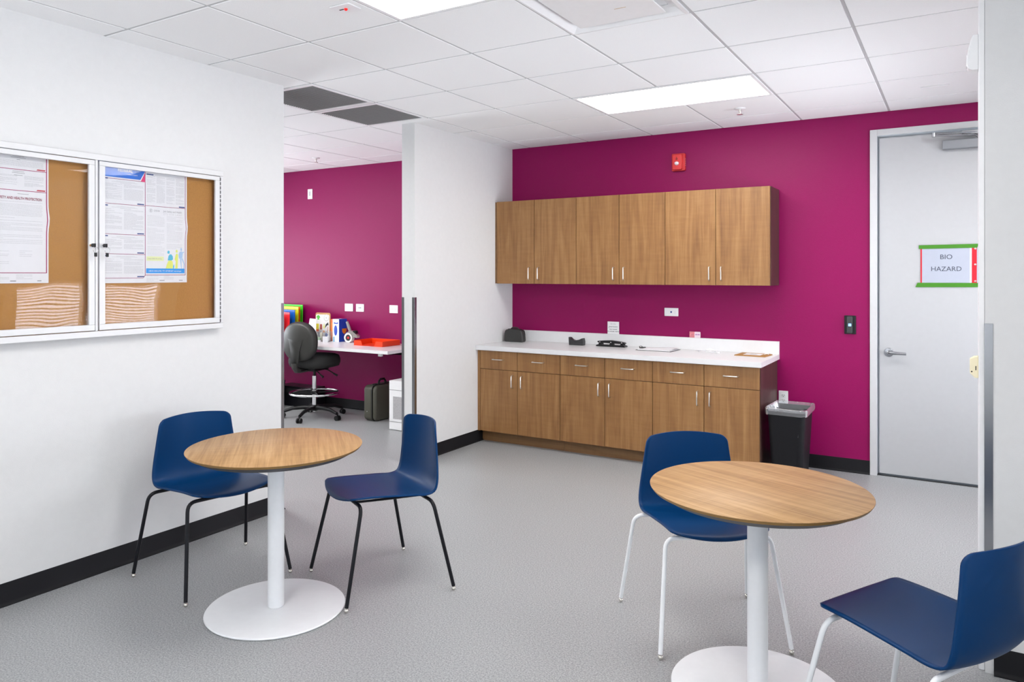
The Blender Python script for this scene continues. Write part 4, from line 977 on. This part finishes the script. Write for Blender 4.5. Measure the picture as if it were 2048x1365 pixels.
t = thing('supply_box', 'white and blue cardboard box standing on the left room desk', 'box', (-5.80, 6.04, ZD))
BB = mat('box_blue', (.004, .06, .48), .35); BW = mat('box_white', (.84, .85, .88), .4)
MB().box(-.050, -.065, 0, .045, .055, .248).build('box_body', BW, t, bevel=.001)
b = MB(); b.box(.0452, -.066, 0, .0462, .056, .2485); b.box(-.002, -.066, .2482, .0462, .056, .2488); b.build('blue_side', BB, t, smooth=0)
MB().prism([(p[0]-.005, .125+p[1]) for p in oval(.024, .056, 24, 2)], -.0662, -.0652, 'y').build('blue_oval', BB, t, smooth=0)
MB().prism([(-.040, .205), (-.02, .214), (.0, .206), (.025, .214), (.035, .208), (.02, .196), (-.01, .196), (-.03, .200)], -.0662, -.0652, 'y').build('blue_wave', BB, t, smooth=0)
MB().box(-.038, -.0662, .0, -.025, -.0652, .055).build('light_blue_bar', mat('cyan_ink', (.03, .35, .6), .4), t, smooth=0)
MB().prism([(p[0]*.5+.005, .115+p[1]*.028) for p in [(-.05, 1), (.09, 1), (.085, -.2), (.05, -.9), (.02, -1.1), (-.01, -.9), (-.045, -.2)]], .0463, .0470, 'x').build('orange_swoosh', mat('swoosh_orange', (.85, .24, .01), .4), t, smooth=0)

# tape gun
t = thing('tape_gun', 'grey handheld tape gun with a red-hubbed roll on the left room desk', 'tape dispenser', (-5.628, 6.0, ZD), R(8))
b = MB(); b.lathe([(.034, -.024), (.052, -.024), (.052, .024), (.034, .024)], 36, ring=True, M=Matrix.Translation((0, 0, .0525)) @ Matrix.Rotation(R(90), 4, 'X')); b.build('tape_roll_ring', mat('tape_white', (.8, .78, .75), .4), t)
b = MB(); b.lathe([(.008, -.02), (.0335, -.02), (.0335, .02), (.008, .02)], 28, M=Matrix.Translation((0, 0, .0525)) @ Matrix.Rotation(R(90), 4, 'X')); b.build('roll_core', M_shell, t)
MB().lathe([(.003, -.026), (.013, -.026), (.013, .022), (.003, .022)], 20, M=Matrix.Translation((0, 0, .0525)) @ Matrix.Rotation(R(90), 4, 'X')).build('red_hub', M_red, t)
b = MB(); b.tube([(.015, 0, .115), (-.005, 0, .165), (-.03, 0, .225)], [.016, .017, .015], 10); b.build('grip', mat('gun_grey', (.30, .30, .30), .4), t)
b = MB(); b.prism([(-.03, .10), (.02, .13), (.055, .125), (.09, .10), (.122, .075), (.115, .052), (.085, .06), (.06, .05), (.055, .09), (.02, .105)], -.0262, .0262, 'y'); b.build('gun_plates', mat('gun_nickel', (.55, .53, .50), .3, .8), t, bevel=.002)
b = MB(); b.cyl((.078, -.024, .112), (.078, .024, .112), .020, n=20); b.build('roller', M_blackp, t)

# red letter tray
t = thing('letter_tray', 'bright red open letter tray on the left room desk', 'tray', (-5.15, 5.92, ZD), R(0))
M_tray = mat('tray_red', (.85, .055, .008), .3)
b = MB(); b.box(-.22, -.13, 0, .17, .15, .003); b.box(-.22, .147, .003, .17, .150, .055); b.box(.167, -.13, .003, .17, .147, .055)
b.prism([(-.13, .003), (.147, .003), (.147, .055), (-.10, .055)], -.22, -.217, 'x')
b.prism([(-.2169, .003), (-.10, .003), (-.12, .052), (-.2169, .052)], -.13, -.127, 'y'); b.prism([(.1669, .003), (.06, .003), (.08, .052), (.1669, .052)], -.13, -.127, 'y')
b.build('tray_body', M_tray, t, bevel=.001)

# case, white cabinet, floor things in the left room
t = thing('hard_case', 'olive grey hard-shell carry case standing under the left room desk', 'case', (-5.105, 5.93, 0))
M_case = mat('olive_case', (.075, .073, .055), .42, bump=.4, bscale=150)
MB().prism(rrect(-.19, .004, .20, .365, .05), -.085, .022, 'x').build('case_lid', M_case, t, bevel=.022, segs=4)
MB().prism(rrect(-.19, .004, .20, .365, .05), .030, .078, 'x').build('case_base', M_case, t, bevel=.022, segs=4)
MB().prism(rrect(-.196, .0, .206, .371, .053), .0215, .0305, 'x').build('case_rim', M_shell, t, bevel=.003)
b = MB(); b.tube([(.026, -.08, .368), (.026, -.08, .395), (.026, -.055, .418), (.026, .0, .418), (.026, .02, .395), (.026, .02, .368)], .011, 10); b.build('case_handle', M_blackp, t)
for y in (-.14, .11): MB().box(.008, y-.02, .366, .044, y+.02, .378).build('latch', M_blackp, t, bevel=.003)
MB().ball((-.035, -.191, .10), .004).build('white_fleck', M_paper, t)

t = thing('white_floor_unit', 'white metal floor unit with a mesh panel beside the white wall end', 'cabinet', (-4.41, 5.74, 0))
b = MB(); b.box(-.275, -.195, .004, .275, .28, .475); b.build('unit_body', M_fixture, t, bevel=.004)
MB().box(-.276, -.1965, .385, .276, -.1945, .388).build('upper_seam', M_shell, t, smooth=0)
MB().box(-.276, -.1965, .080, .276, -.1945, .083).build('lower_seam', M_shell, t, smooth=0)
MB().box(-.225, -.1975, .11, .225, -.1955, .325).build('mesh_panel', mat('mesh_grey', (.42, .41, .42), .5, var=.5, vscale=220), t, smooth=0)
MB().box(-.26, -.18, 0, .26, .27, .004).build('plinth', M_dark, t, smooth=0)

t = thing('floor_box', 'low black box on the floor below the left room desk', 'box', (-6.42, 6.05, 0))
MB().box(-.27, -.1, 0, .27, .11, .225).build('box_body', M_blackm, t, bevel=.004)
MB().box(-.2, -.102, .15, .2, -.100, .2).build('front_recess', M_dark, t, smooth=0)
t = thing('desk_bin', 'slim black waste bin at the left edge of the opening', 'waste bin', (-6.62, 5.80, 0))
b = MB(); loft(b, [(rr(.10, .08, .02), 0), (rr(.125, .10, .02), .30), (rr(.12, .095, .02), .30), (rr(.097, .077, .02), .01)]); b.build('bin_body', M_blackp, t)
MB().prism(rrect(-.09, -.07, .09, .07, .02), .011, .02, 'z').build('bin_floor', M_blackp, t, smooth=0)
